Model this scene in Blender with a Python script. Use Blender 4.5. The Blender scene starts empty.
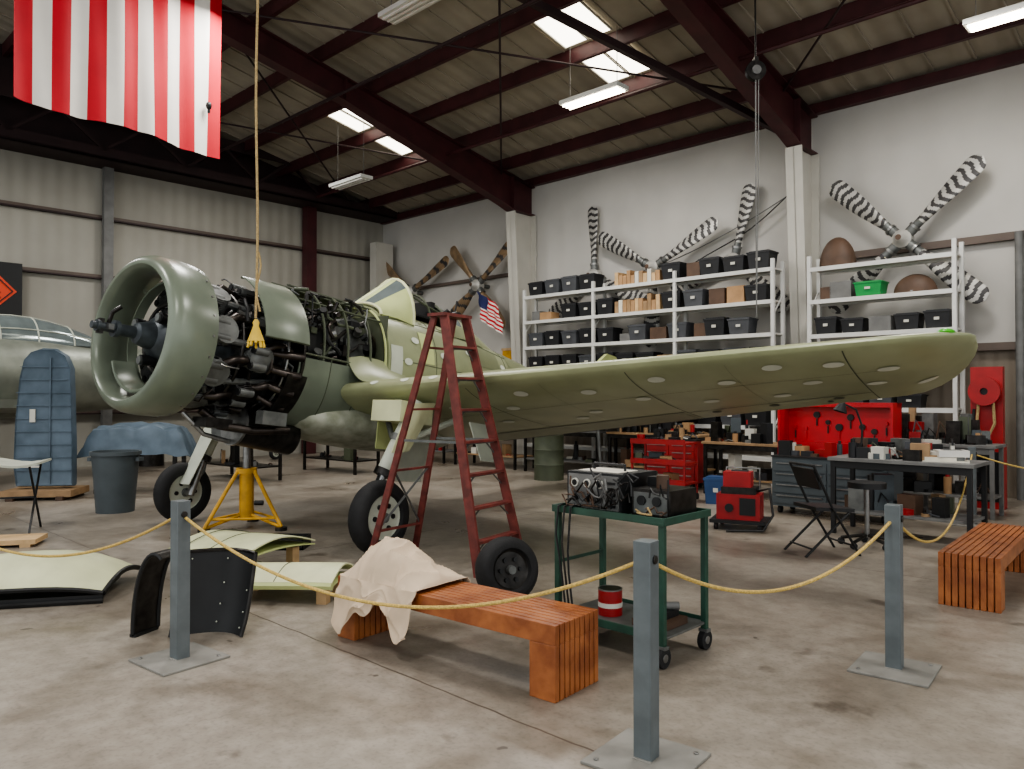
import bpy, bmesh, math, random
from mathutils import Vector, Matrix, noise
random.seed(11)
V=Vector
TH=math.radians(43.87)
A=V((math.sin(TH),math.cos(TH),0)); B=V((math.cos(TH),-math.sin(TH),0)); Z=V((0,0,1))
def H(s,t,z=0): return B*s+A*t+V((0,0,z))
def HM(s,t,z=0,r=0): return Matrix.Translation(H(s,t,z))@Matrix.Rotation(-TH+math.radians(r),4,'Z')
def WM(x,y,z=0,r=0): return Matrix.Translation(V((x,y,z)))@Matrix.Rotation(math.radians(r),4,'Z')
def frame(o,x,y,z):
    return Matrix(((x[0],y[0],z[0],o[0]),(x[1],y[1],z[1],o[1]),(x[2],y[2],z[2],o[2]),(0,0,0,1)))
# ---------------------------------------------------------------- materials
def lin(c):
    o=[]
    for k in c:
        k/=255.0
        o.append(k/12.92 if k<=.04045 else ((k+.055)/1.055)**2.4)
    return o
MATS={}
def mk(name,c,rough=.55,metal=0.0,var=.12,scale=6,bump=0.0,bscale=40,emit=0,c2=None,det=4,coat=0,wave=None,alpha=None):
    m=bpy.data.materials.new(name); m.use_nodes=True
    nt=m.node_tree; N=nt.nodes; L=nt.links
    p=N['Principled BSDF']
    p.inputs['Roughness'].default_value=rough; p.inputs['Metallic'].default_value=metal
    if coat: p.inputs['Coat Weight'].default_value=coat
    c=lin(c)
    lo=[max(0,k*(1-var)) for k in c]; hi=[min(1,k*(1+var)) for k in c]
    if c2: lo=lin(c2); hi=c
    tc=N.new('ShaderNodeTexCoord'); nz=N.new('ShaderNodeTexNoise')
    nz.inputs['Scale'].default_value=scale; nz.inputs['Detail'].default_value=det
    L.new(tc.outputs['Object'],nz.inputs['Vector'])
    cr=N.new('ShaderNodeValToRGB'); cr.color_ramp.elements[0].position=.35; cr.color_ramp.elements[1].position=.65
    cr.color_ramp.elements[0].color=lo+[1]; cr.color_ramp.elements[1].color=hi+[1]
    L.new(nz.outputs['Fac'],cr.inputs['Fac']); L.new(cr.outputs['Color'],p.inputs['Base Color'])
    if emit:
        p.inputs['Emission Color'].default_value=c+[1]; p.inputs['Emission Strength'].default_value=emit
    if wave:
        w=N.new('ShaderNodeTexWave'); w.wave_type='BANDS'; w.bands_direction=wave[0]; w.inputs['Scale'].default_value=wave[1]
        L.new(tc.outputs['Object'],w.inputs['Vector'])
        bp=N.new('ShaderNodeBump'); bp.inputs['Strength'].default_value=wave[2]; bp.inputs['Distance'].default_value=.03
        L.new(w.outputs['Fac'],bp.inputs['Height']); L.new(bp.outputs['Normal'],p.inputs['Normal'])
    elif bump:
        n2=N.new('ShaderNodeTexNoise'); n2.inputs['Scale'].default_value=bscale; n2.inputs['Detail'].default_value=6
        L.new(tc.outputs['Object'],n2.inputs['Vector'])
        bp=N.new('ShaderNodeBump'); bp.inputs['Strength'].default_value=bump; bp.inputs['Distance'].default_value=.02
        L.new(n2.outputs['Fac'],bp.inputs['Height']); L.new(bp.outputs['Normal'],p.inputs['Normal'])
    if alpha is not None:
        p.inputs['Transmission Weight'].default_value=alpha
    MATS[name]=m
    return m
mk('olive',(142,147,116),.38,0,.1,2.5)
mk('olive_wing',(148,152,118),.36,0,.1,2.2)
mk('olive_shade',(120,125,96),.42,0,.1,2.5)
mk('olive_dark',(74,80,62),.55,0,.15,4)
mk('cowl_green',(112,120,106),.3,.1,.1,3)
mk('zinc',(182,190,132),.5,0,.08,4)
mk('zinc_pale',(204,206,168),.5,0,.08,4)
mk('primer',(182,186,172),.6,0,.07,5)
mk('spot',(204,208,194),.6,0,.07,5)
mk('belly',(134,138,118),.55,0,.25,5,c2=(180,182,168))
mk('black',(22,23,24),.5,0,.2,6)
mk('rubber',(30,30,31),.75,0,.2,9,.2,60)
mk('dark_metal',(58,56,54),.35,.8,.35,12)
mk('steel',(140,140,138),.35,.85,.2,10)
mk('steel_dull',(108,110,108),.5,.5,.2,10)
mk('exhaust',(66,60,56),.34,.8,.35,9)
mk('crank_grey',(70,76,80),.42,.35,.25,9)
mk('alu',(128,132,122),.42,.35,.15,3)
mk('maroon',(70,32,35),.5,0,.2,3)
mk('maroon_dark',(46,28,30),.6,0,.2,3)
mk('column_pale',(188,185,176),.6,0,.05,2)
mk('wall_pale',(186,183,177),.7,0,.07,.7,wave=('X',.55,.25))
mk('wall_lower',(124,114,101),.7,0,.12,.8,wave=('X',1.6,.5))
mk('wall_side',(158,155,145),.7,0,.1,.6,wave=('Y',1.0,.35))
mk('girt',(96,84,76),.6,0,.12,2)
mk('deck',(160,152,138),.8,0,.12,1.2,wave=('X',.9,.6))
mk('skylight',(255,248,230),.5,0,0,1,emit=4.5)
mk('tube_light',(255,246,222),.5,0,0,1,emit=14)
mk('fixture',(205,205,200),.5,0,.05,2)
mk('ladder_red',(106,48,42),.6,0,.3,11)
mk('wood_rail',(170,106,62),.38,0,.3,7,.15,30,c2=(134,76,42))
mk('wood_pale',(190,160,120),.6,0,.15,6)
mk('plywood',(150,122,90),.6,0,.15,6)
mk('post_grey',(100,107,109),.5,.1,.14,8)
mk('base_grey',(134,132,126),.6,.1,.15,5)
mk('rope',(196,168,98),.75,0,.25,90,.4,150)
mk('rope_old',(164,142,100),.8,0,.25,60,.4,150)
mk('cloth',(202,182,158),.9,0,.08,5)
mk('cart_green',(38,72,58),.5,0,.2,8)
mk('red',(152,30,32),.45,0,.15,5)
mk('tool_red',(182,26,36),.35,0,.12,5)
mk('flag_red',(194,22,40),.75,0,.06,3,.1,200)
mk('flag_white',(226,222,214),.75,0,.03,3,.1,200)
mk('flag_blue',(36,44,92),.75,0,.06,3)
mk('white',(206,204,198),.5,0,.05,4)
mk('shelf_white',(204,204,200),.5,0,.05,4)
mk('bin_black',(28,29,32),.5,0,.2,4)
mk('bin_mid',(70,72,76),.5,0,.15,4)
mk('card',(164,130,94),.75,0,.15,4)
mk('label',(200,198,188),.6,0,.04,4)
mk('green_plastic',(30,140,70),.45,0,.1,4)
mk('yellow',(200,152,44),.45,0,.18,7)
mk('blue_grey',(92,108,122),.5,.1,.25,3,c2=(70,86,98))
mk('bin_grey',(74,82,86),.55,0,.08,5)
mk('blue',(44,74,116),.5,0,.1,5)
mk('brown',(82,62,48),.6,0,.2,4)
mk('grey',(108,108,106),.55,0,.15,5)
mk('prop_dark',(60,58,58),.5,.1,.2,6)
mk('prop_light',(180,178,172),.45,.2,.1,6)
mk('prop_brown',(140,118,92),.45,.3,.25,5)
mk('orange',(216,72,36),.5,0,.05,5)
mk('nav_green',(80,170,50),.3,0,.05,5)
mk('glass',(120,130,130),.1,.3,.1,5)
mk('paper',(210,205,190),.7,0,.06,9)
mk('foam',(208,176,70),.7,0,.1,9)
# floor
def floor_mat():
    m=bpy.data.materials.new('concrete_floor'); m.use_nodes=True
    nt=m.node_tree;N=nt.nodes;L=nt.links;p=N['Principled BSDF']
    tc=N.new('ShaderNodeTexCoord')
    def nz(sc,d,w=0):
        n=N.new('ShaderNodeTexNoise'); n.inputs['Scale'].default_value=sc; n.inputs['Detail'].default_value=d; n.inputs['Distortion'].default_value=w
        L.new(tc.outputs['Object'],n.inputs['Vector']); return n
    a=nz(.4,8,.3); b=nz(9,10); c=nz(.9,12,.8); dd=nz(40,4); st=nz(2.3,5,.2); sp=nz(7,2,.1)
    def ramp(src,p0,c0,p1,c1):
        r=N.new('ShaderNodeValToRGB'); e=r.color_ramp.elements
        e[0].position=p0; e[0].color=lin(c0)+[1]; e[1].position=p1; e[1].color=lin(c1)+[1]
        L.new(src,r.inputs['Fac']); return r
    r1=ramp(a.outputs['Fac'],.3,(140,132,121),.72,(168,160,149))
    r2=ramp(b.outputs['Fac'],.3,(222,220,217),.65,(255,255,255))
    r3=ramp(c.outputs['Fac'],.32,(194,187,178),.55,(255,255,255))
    r4=ramp(dd.outputs['Fac'],.3,(216,216,216),.5,(255,255,255))
    r5=ramp(st.outputs['Fac'],.28,(140,130,118),.35,(255,255,255))
    r6=ramp(sp.outputs['Fac'],.235,(110,98,86),.26,(255,255,255))
    def mul(x,y,f):
        k=N.new('ShaderNodeMix'); k.data_type='RGBA'; k.blend_type='MULTIPLY'; k.inputs['Factor'].default_value=f
        L.new(x,k.inputs['A']); L.new(y,k.inputs['B']); return k.outputs['Result']
    col=r1.outputs['Color']
    for r_,f in((r2,.9),(r3,.85),(r4,.6),(r5,.7),(r6,.7)): col=mul(col,r_.outputs['Color'],f)
    sx=N.new('ShaderNodeSeparateXYZ'); L.new(tc.outputs['Object'],sx.inputs[0])
    wob=nz(4,3)
    def joint(out,off,per):
        q=N.new('ShaderNodeMath'); q.operation='MULTIPLY_ADD'; L.new(wob.outputs['Fac'],q.inputs[0]); q.inputs[1].default_value=.04; L.new(out,q.inputs[2])
        s=N.new('ShaderNodeMath'); s.operation='ADD'; L.new(q.outputs[0],s.inputs[0]); s.inputs[1].default_value=-off+per/2+60*per
        md=N.new('ShaderNodeMath'); md.operation='MODULO'; L.new(s.outputs[0],md.inputs[0]); md.inputs[1].default_value=per
        sb=N.new('ShaderNodeMath'); sb.operation='SUBTRACT'; L.new(md.outputs[0],sb.inputs[0]); sb.inputs[1].default_value=per/2
        ab=N.new('ShaderNodeMath'); ab.operation='ABSOLUTE'; L.new(sb.outputs[0],ab.inputs[0])
        lt=N.new('ShaderNodeMath'); lt.operation='LESS_THAN'; L.new(ab.outputs[0],lt.inputs[0]); lt.inputs[1].default_value=.006
        return lt.outputs[0]
    j1=joint(sx.outputs['Y'],2.78,4.6); j2=joint(sx.outputs['X'],-7.0,9.1)
    mx=N.new('ShaderNodeMath'); mx.operation='MAXIMUM'; L.new(j1,mx.inputs[0]); L.new(j2,mx.inputs[1])
    k=N.new('ShaderNodeMix'); k.data_type='RGBA'; k.blend_type='MIX'; L.new(mx.outputs[0],k.inputs['Factor']); L.new(col,k.inputs['A']); k.inputs['B'].default_value=lin((92,82,72))+[1]
    L.new(k.outputs['Result'],p.inputs['Base Color'])
    mr=N.new('ShaderNodeMapRange'); L.new(c.outputs['Fac'],mr.inputs[0]); mr.inputs[1].default_value=.3; mr.inputs[2].default_value=.7; mr.inputs[3].default_value=.26; mr.inputs[4].default_value=.46
    L.new(mr.outputs[0],p.inputs['Roughness'])
    bp=N.new('ShaderNodeBump'); bp.inputs['Strength'].default_value=.15; bp.inputs['Distance'].default_value=.006
    L.new(b.outputs['Fac'],bp.inputs['Height']); L.new(bp.outputs['Normal'],p.inputs['Normal'])
    MATS['floor']=m
floor_mat()
# ---------------------------------------------------------------- mesh builder
class Mb:
    def __init__(s): s.v=[];s.f=[];s.m=[];s.sm=[];s.names=[]
    def mi(s,n):
        if n not in s.names: s.names.append(n)
        return s.names.index(n)
    def add(s,vs,fs,mat,smooth=False):
        o=len(s.v); s.v+= [V(x) for x in vs]
        for i,f in enumerate(fs):
            s.f.append([o+k for k in f]); s.m.append(s.mi(mat[i] if isinstance(mat,list) else mat)); s.sm.append(smooth)
    def box(s,c,d,mat,M=None):
        c=V(c); vs=[]
        for x in(-.5,.5):
            for y in(-.5,.5):
                for z in(-.5,.5):
                    p=V((x*d[0],y*d[1],z*d[2]))
                    if M is not None: p=M@p
                    vs.append(c+p)
        s.add(vs,[(0,1,3,2),(4,6,7,5),(0,4,5,1),(2,3,7,6),(0,2,6,4),(1,5,7,3)],mat)
    def bx(s,x0,x1,y0,y1,z0,z1,mat): s.box(((x0+x1)/2,(y0+y1)/2,(z0+z1)/2),(x1-x0,y1-y0,z1-z0),mat)
    def beam(s,p0,p1,w,h,mat,up=Z):
        p0=V(p0);p1=V(p1);d=(p1-p0);l=d.length;d.normalize()
        u=V(up); x=d.cross(u)
        if x.length<1e-4: x=V((1,0,0))
        x.normalize(); u=x.cross(d)
        M=Matrix((( x[0],u[0],d[0]),(x[1],u[1],d[1]),(x[2],u[2],d[2])))
        s.box((p0+p1)/2,(w,h,l),mat,M)
    def tube(s,pts,r,mat,n=8,cap=True,smooth=True):
        pts=[V(p) for p in pts]; N=len(pts)
        rr=r if isinstance(r,(list,tuple)) else [r]*N
        t=(pts[1]-pts[0]).normalized(); x=t.orthogonal().normalized(); rings=[]
        for i in range(N):
            if i==0: t=pts[1]-pts[0]
            elif i==N-1: t=pts[-1]-pts[-2]
            else: t=(pts[i+1]-pts[i-1])
            if t.length<1e-9: t=V((0,0,1))
            t.normalize(); x=(x-t*x.dot(t))
            if x.length<1e-6: x=t.orthogonal()
            x.normalize(); y=t.cross(x)
            rings.append([pts[i]+(x*math.cos(a)+y*math.sin(a))*rr[i] for a in [2*math.pi*k/n for k in range(n)]])
        s.loft(rings,mat,cap,smooth)
    def cyl(s,p0,p1,r0,mat,r1=None,n=16,cap=True):
        s.tube([p0,p1],[r0,r0 if r1 is None else r1],mat,n,cap)
    def loft(s,rings,mat,cap=True,smooth=True,closed=True,matf=None):
        n=len(rings[0]); vs=[p for r in rings for p in r]; fs=[];ms=[]
        for i in range(len(rings)-1):
            for j in range(n if closed else n-1):
                k=(j+1)%n
                fs.append((i*n+j,i*n+k,(i+1)*n+k,(i+1)*n+j)); ms.append(matf(i,j) if matf else mat)
        s.add(vs,fs,ms,smooth)
        if cap and closed:
            m0=mat if not matf else ms[0]; m1=mat if not matf else ms[-1]
            s.add(rings[0],[tuple(range(n))],m0); s.add(rings[-1],[tuple(range(n))],m1)
    def lathe(s,prof,mat,M=None,n=32,smooth=True):
        rings=[]
        for a,r in prof:
            ring=[]
            for k in range(n):
                q=2*math.pi*k/n; p=V((a,r*math.cos(q),r*math.sin(q)))
                ring.append(M@p if M is not None else p)
            rings.append(ring)
        s.loft(rings,mat,False,smooth)
        if prof[0][1]>1e-4 and prof[0]!=prof[-1]: s.add(rings[0],[tuple(range(n))],mat); s.add(rings[-1],[tuple(range(n))],mat)
    def sph(s,c,r,mat,n=16,m=10,zmin=-1):
        c=V(c); r=V(r) if hasattr(r,'__len__') else V((r,r,r)); rings=[]
        a0=math.asin(zmin) if zmin>-1 else -math.pi/2+.001
        for i in range(m+1):
            a=a0+(math.pi/2-.001-a0)*i/m
            rings.append([c+V((r.x*math.cos(a)*math.cos(q),r.y*math.cos(a)*math.sin(q),r.z*math.sin(a))) for q in [2*math.pi*k/n for k in range(n)]])
        s.loft(rings,mat,True,True)
    def sheet(s,g,mat,th=.01,smooth=True,matf=None):
        R=len(g);C=len(g[0]); g2=[]
        for i in range(R):
            row=[]
            for j in range(C):
                du=g[min(i+1,R-1)][j]-g[max(i-1,0)][j]; dv=g[i][min(j+1,C-1)]-g[i][max(j-1,0)]
                nn=du.cross(dv)
                if nn.length<1e-9: nn=V((0,0,1))
                row.append(g[i][j]+nn.normalized()*th)
            g2.append(row)
        vs=[p for r in g for p in r]+[p for r in g2 for p in r]; o=R*C; fs=[];ms=[]
        for i in range(R-1):
            for j in range(C-1):
                q=(i*C+j,i*C+j+1,(i+1)*C+j+1,(i+1)*C+j); fs.append(q); fs.append(tuple(o+k for k in reversed(q)))
                mm=matf(i,j) if matf else mat; ms+=[mm,mm]
        for j in range(C-1):
            fs.append((j,o+j,o+j+1,j+1)); k=(R-1)*C; fs.append((k+j,k+j+1,o+k+j+1,o+k+j)); ms+=[matf(0,j) if matf else mat]*2
        for i in range(R-1):
            fs.append((i*C,(i+1)*C,o+(i+1)*C,o+i*C)); k=C-1; fs.append((i*C+k,o+i*C+k,o+(i+1)*C+k,(i+1)*C+k)); ms+=[mat if not matf else matf(i,0),mat if not matf else matf(i,C-2)]
        s.add(vs,fs,ms,smooth)
    def obj(s,name,M=None,parent=None,bevel=0,PM=None):
        me=bpy.data.meshes.new(name); me.from_pydata([tuple(v) for v in s.v],[],s.f)
        for n in s.names: me.materials.append(MATS[n])
        for i,p in enumerate(me.polygons): p.material_index=s.m[i]; p.use_smooth=s.sm[i]
        b=bmesh.new(); b.from_mesh(me); bmesh.ops.remove_doubles(b,verts=b.verts,dist=1e-5); bmesh.ops.recalc_face_normals(b,faces=b.faces); b.to_mesh(me); b.free()
        try: me.set_sharp_from_angle(angle=math.radians(42))
        except Exception: pass
        o=bpy.data.objects.new(name,me); bpy.context.scene.collection.objects.link(o)
        if parent is not None:
            o.parent=parent
            if PM is not None: o.matrix_parent_inverse=PM.inverted()
        if M is not None: o.matrix_basis=M
        if bevel:
            md=o.modifiers.new('bevel','BEVEL'); md.width=bevel; md.segments=2; md.limit_method='ANGLE'; md.angle_limit=math.radians(50)
        return o
# ================================================================ ROOM
mb=Mb(); mb.bx(-19,9,-9,14.2,-.1,0,'floor'); mb.obj('floor',HM(0,0))
mb=Mb(); mb.bx(-19,9,14,14.2,2.35,7.0,'wall_pale'); mb.bx(-19,9,14,14.2,0,2.35,'wall_lower'); mb.obj('wall_back',HM(0,0))
mb=Mb(); mb.bx(-19.05,-18.85,-9,14.2,0,11.4,'wall_side'); mb.obj('wall_left',HM(0,0))
RZ=lambda t:6.95+.2*(14-t)
mb=Mb()
vs=[];
for t in(14.2,-9):
    for s_ in(-19.05,9):
        for dz in(0,.15): vs.append((s_,t,RZ(t)+dz))
mb.add(vs,[(0,1,3,2),(4,6,7,5),(0,4,5,1),(2,3,7,6),(0,2,6,4),(1,5,7,3)],'deck'); mb.obj('ceiling',HM(0,0))
mb=Mb()
t=12.9
while t>-8.5:
    z=RZ(t)
    mb.bx(-18.8,9,t-.02,t+.02,z-.26,z-.01,'maroon'); mb.bx(-18.8,9,t-.02,t+.06,z-.27,z-.25,'maroon'); t-=1.25
mb.obj('roof_purlins',HM(0,0))
mb=Mb(); s0=-18
while s0<9:
    mb.beam((s0,13.9,RZ(13.9)-.012),(s0,-8.5,RZ(-8.5)-.012),.03,.03,'deck'); s0+=.62
mb.obj('roof_panel_seams',HM(0,0))
def rafter(sx,name):
    mb=Mb(); f=.13
    prof=[(13.95,6.0),(13.2,6.02),(12.9,6.12),(8.5,7.32),(-8.8,RZ(-8.8)-.95)]
    top=[(t_,RZ(t_)-.28) for t_,_ in prof]
    w=.012
    for i in range(len(prof)-1):
        (t0,b0),(t1,b1)=prof[i],prof[i+1]; u0,u1=top[i][1],top[i+1][1]
        vs=[(sx-w,t0,b0),(sx-w,t1,b1),(sx-w,t1,u1),(sx-w,t0,u0),(sx+w,t0,b0),(sx+w,t1,b1),(sx+w,t1,u1),(sx+w,t0,u0)]
        mb.add(vs,[(0,1,2,3),(4,7,6,5),(0,4,5,1),(3,2,6,7),(0,3,7,4),(1,5,6,2)],'maroon')
        mb.beam((sx,t0,b0),(sx,t1,b1),2*f,.025,'maroon'); mb.beam((sx,t0,u0),(sx,t1,u1),2*f,.025,'maroon')
    for t_ in(13.2,8.5,3,-3):
        zb=RZ(t_)-.95 if t_<8 else (6.05 if t_>13 else 7.32)
        mb.bx(sx-f,sx+f,t_-.01,t_+.01,zb,RZ(t_)-.28,'maroon')
    mb.obj(name,HM(0,0))
for sx in(-12.75,-5.8,.95,7.8): rafter(sx,'roof_rafter')
def column(sx,mat='column_pale'):
    mb=Mb(); f=.15
    mb.bx(sx-f,sx+f,13.93,13.97,0,5.99,mat)
    vs=[]
    for z,tt in((0,13.55),(5.99,13.2)):
        for w in(-f,f):
            for d in(0,.03): vs.append((sx+w,tt+d,z))
    mb.add(vs,[(0,1,3,2),(4,6,7,5),(0,4,5,1),(2,3,7,6),(0,2,6,4),(1,5,7,3)],mat)
    vs=[(sx-.01,13.55,0),(sx-.01,13.95,0),(sx-.01,13.95,5.99),(sx-.01,13.2,5.99),(sx+.01,13.55,0),(sx+.01,13.95,0),(sx+.01,13.95,5.99),(sx+.01,13.2,5.99)]
    mb.add(vs,[(0,1,2,3),(4,7,6,5),(0,4,5,1),(3,2,6,7),(0,3,7,4),(1,5,6,2)],mat)
    mb.obj('steel_column',HM(0,0))
for sx in(-12.75,-5.8,.95): column(sx)
mb=Mb(); mb.bx(-18.4,-18.1,13.2,13.8,0,6.0,'column_pale'); mb.obj('corner_column',HM(0,0))
mb=Mb(); mb.bx(-18.84,-18.0,-8.8,13.95,6.75,6.8,'maroon_dark'); mb.bx(-18.05,-18.0,-8.8,13.95,6.75,7.0,'maroon_dark')
mb.bx(-18.84,-18.7,-8.8,13.95,6.8,8.9,'maroon_dark'); mb.bx(-18.05,-18.0,-8.8,13.95,7.6,7.85,'maroon_dark')
k=-8.5
while k<13:
    mb.beam((-18.03,k,6.95),(-18.03,k+.9,7.65),.06,.06,'maroon_dark'); mb.beam((-18.03,k+.9,7.65),(-18.03,k+1.8,6.95),.06,.06,'maroon_dark'); k+=1.8
mb.obj('hangar_door_header',HM(0,0))
for i,z in enumerate((5.6,4.25,2.6,1.2)):
    mb=Mb(); mb.bx(-18.85,-18.76,-9,13.9,z,z+.07,'girt'); mb.bx(-18.85,-18.72,-9,13.9,z-.03,z,'maroon_dark'); mb.obj('trim_%d'%(i+1),HM(0,0))
mb=Mb(); mb.bx(-18.75,-18.6,6.1,6.3,0,6.75,'grey'); mb.obj('door_jamb',HM(0,0))
mb=Mb(); mb.bx(-18.75,-18.5,11.2,11.5,0,6.75,'maroon'); mb.obj('door_jamb',HM(0,0))
mb=Mb(); mb.bx(-18.75,-18.6,1.1,1.2,0,6.75,'grey'); mb.obj('door_jamb',HM(0,0))
for i,z in enumerate((4.0,2.3)):
    mb=Mb(); mb.bx(-5.6,8.9,13.88,14,z,z+.12,'girt'); mb.obj('trim_%d'%(i+5),HM(0,0))
mb=Mb(); mb.bx(-18.0,-13,13.9,14,4.6,4.68,'girt'); mb.obj('trim_7',HM(0,0))
mb=Mb(); mb.bx(-18.8,9,13.86,14,6.72,6.9,'maroon'); mb.obj('trim_8',HM(0,0))
mb=Mb(); mb.cyl((-2.55,13.85,0),(-2.55,13.85,4.1),.06,'grey'); mb.cyl((-2.3,13.85,0),(-2.3,13.85,6.6),.03,'grey')
mb.obj('wall_conduit',HM(0,0))
mb=Mb()
mb.beam((-5.8,13.3,6.15),(-8.6,6.2,8.1),.1,.12,'maroon_dark')
mb.obj('roof_brace',HM(0,0))
mb=Mb()
for s0,s1 in((-18.6,-12.75),(-12.75,-5.9),(-5.9,.95)):
    mb.tube([(s0,12.9,RZ(12.9)-.34),(s1,5.9,RZ(5.9)-.34)],.02,'maroon_dark'); mb.tube([(s1,12.9,RZ(12.9)-.36),(s0,5.9,RZ(5.9)-.36)],.02,'maroon_dark')
mb.tube([(-18.6,8.2,7.3),(8,8.2,7.3)],.03,'maroon_dark'); mb.tube([(-18.6,11.2,6.9),(8,11.2,6.9)],.035,'maroon')
mb.obj('roof_tie_rods',HM(0,0))
mb=Mb(); pts=[(-10.2+4.2*i/14,13.8,3.9+1.5*(i/14)**2+.03*math.sin(i)) for i in range(15)]; mb.tube(pts,.012,'dark_metal',6); pts=[(-10.0+4.0*i/14,13.85,4.2+1.2*(i/14)**1.6) for i in range(15)]; mb.tube(pts,.01,'grey',6); mb.obj('wall_cable',HM(0,0))
k=1
for s0 in(-14.3,-8.1,-1.5):
    for t0,t1 in((9.25,10.3),(10.5,11.55)):
        mb=Mb(); vs=[(s0-.5,t0,RZ(t0)-.02),(s0+.5,t0,RZ(t0)-.02),(s0+.5,t1,RZ(t1)-.02),(s0-.5,t1,RZ(t1)-.02)]
        mb.add(vs,[(0,1,2,3)],'skylight')
        for q in(-.5,0,.5): mb.beam((s0+q,t0,RZ(t0)-.03),(s0+q,t1,RZ(t1)-.03),.03,.03,'column_pale')
        mb.obj('window_%d'%k,HM(0,0)); k+=1
def fixture(s,t,z,on):
    mb=Mb(); mb.bx(-.62,.62,-.16,.16,0,.07,'fixture'); 
    for y in(-.09,0,.09): mb.cyl((-.58,y,-.01),(.58,y,-.01),.022,'tube_light' if on else 'white',n=8)
    mb.cyl((-.5,0,.07),(-.5,0,RZ(t)-z),.006,'grey',n=5); mb.cyl((.5,0,.07),(.5,0,RZ(t)-z),.006,'grey',n=5)
    mb.obj('ceiling_light',HM(s,t,z))
fixture(-8.0,10.3,6.63,True); fixture(-2.1,11.6,6.5,True); fixture(-14.4,9.8,6.3,False); fixture(-8.6,6.9,7.15,False)
mb=Mb(); mb.bx(-18.6,-18.57,3.3,4.5,3.0,4.35,'black'); 
vs=[(-18.55,3.95,3.3),(-18.55,4.4,3.75),(-18.55,3.95,4.2),(-18.55,3.5,3.75)]; mb.add(vs,[(0,1,2,3)],'orange')
vs=[(-18.54,3.95,3.38),(-18.54,4.32,3.75),(-18.54,3.95,4.12),(-18.54,3.58,3.75)]
for i in range(4): mb.beam(vs[i],vs[(i+1)%4],.02,.02,'black')
mb.sph((-18.54,3.95,3.85),(.01,.09,.1),'black',10,6); mb.beam((-18.54,3.8,3.6),(-18.54,4.1,3.72),.01,.04,'black'); mb.beam((-18.54,3.8,3.72),(-18.54,4.1,3.6),.01,.04,'black')
mb.obj('hazard_sign',HM(0,0))
# ================================================================ FLAG
def flag():
    p0=V((-5.2,8.0,0)); p1=V((-3.83,10.1,0)); z0,z1=4.72,8.55
    mb=Mb(); g=[]; C=78; R=24; d=p1-p0; nn=V((-d.y,d.x,0)).normalized()
    for i in range(R+1):
        row=[]
        for j in range(C+1):
            f=j/C; h=i/R
            p=p0+d*f; z=z0+(z1-z0)*h
            w=.035*math.sin(f*9+h*2)+.02*math.sin(f*27-h*2)+.01*math.sin(f*50+h*4)
            row.append(p+nn*w*(1-.4*h)+V((0,0,z-.02*math.sin(f*9)*(1-h))))
        g.append(row)
    def mf(i,j):
        if i>=R*.6 and j<42: return 'flag_blue'
        return 'flag_red' if (j//6)%2==0 else 'flag_white'
    mb.sheet(g,'flag_red',.004,True,mf)
    for a in range(5):
        for b in range(6):
            i=R*.6+ (a+.7)*R*.4/5.6; j=(2+b*4.6)*1.5; f=j/C; h=i/R
            c=p0+d*f+V((0,0,z0+(z1-z0)*h))-nn*.08
            pts=[]
            for q in range(10):
                r=.07 if q%2==0 else .028; an=math.pi/2+q*math.pi/5
                pts.append(c+d.normalized()*r*math.cos(an)+Z*r*math.sin(an))
            mb.add(pts,[tuple(range(10))],'flag_white')
    c=p0+d*.91-nn*.05; 
    mb.sph(c+V((0,0,5.33)),(.04,.04,.05),'black',8,6); mb.box(c+V((0,0,5.27)),(.03,.02,.07),'black')
    mb.tube([p0+V((0,0,z1)),p1+V((0,0,z1))],.03,'maroon_dark')
    for q in(.1,.9):
        p=p0+d*q; tt=p.dot(A); mb.tube([p+V((0,0,z1)),p+V((0,0,RZ(tt)-.05))],.008,'rope',5)
    mb.obj('american_flag')
flag()
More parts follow.
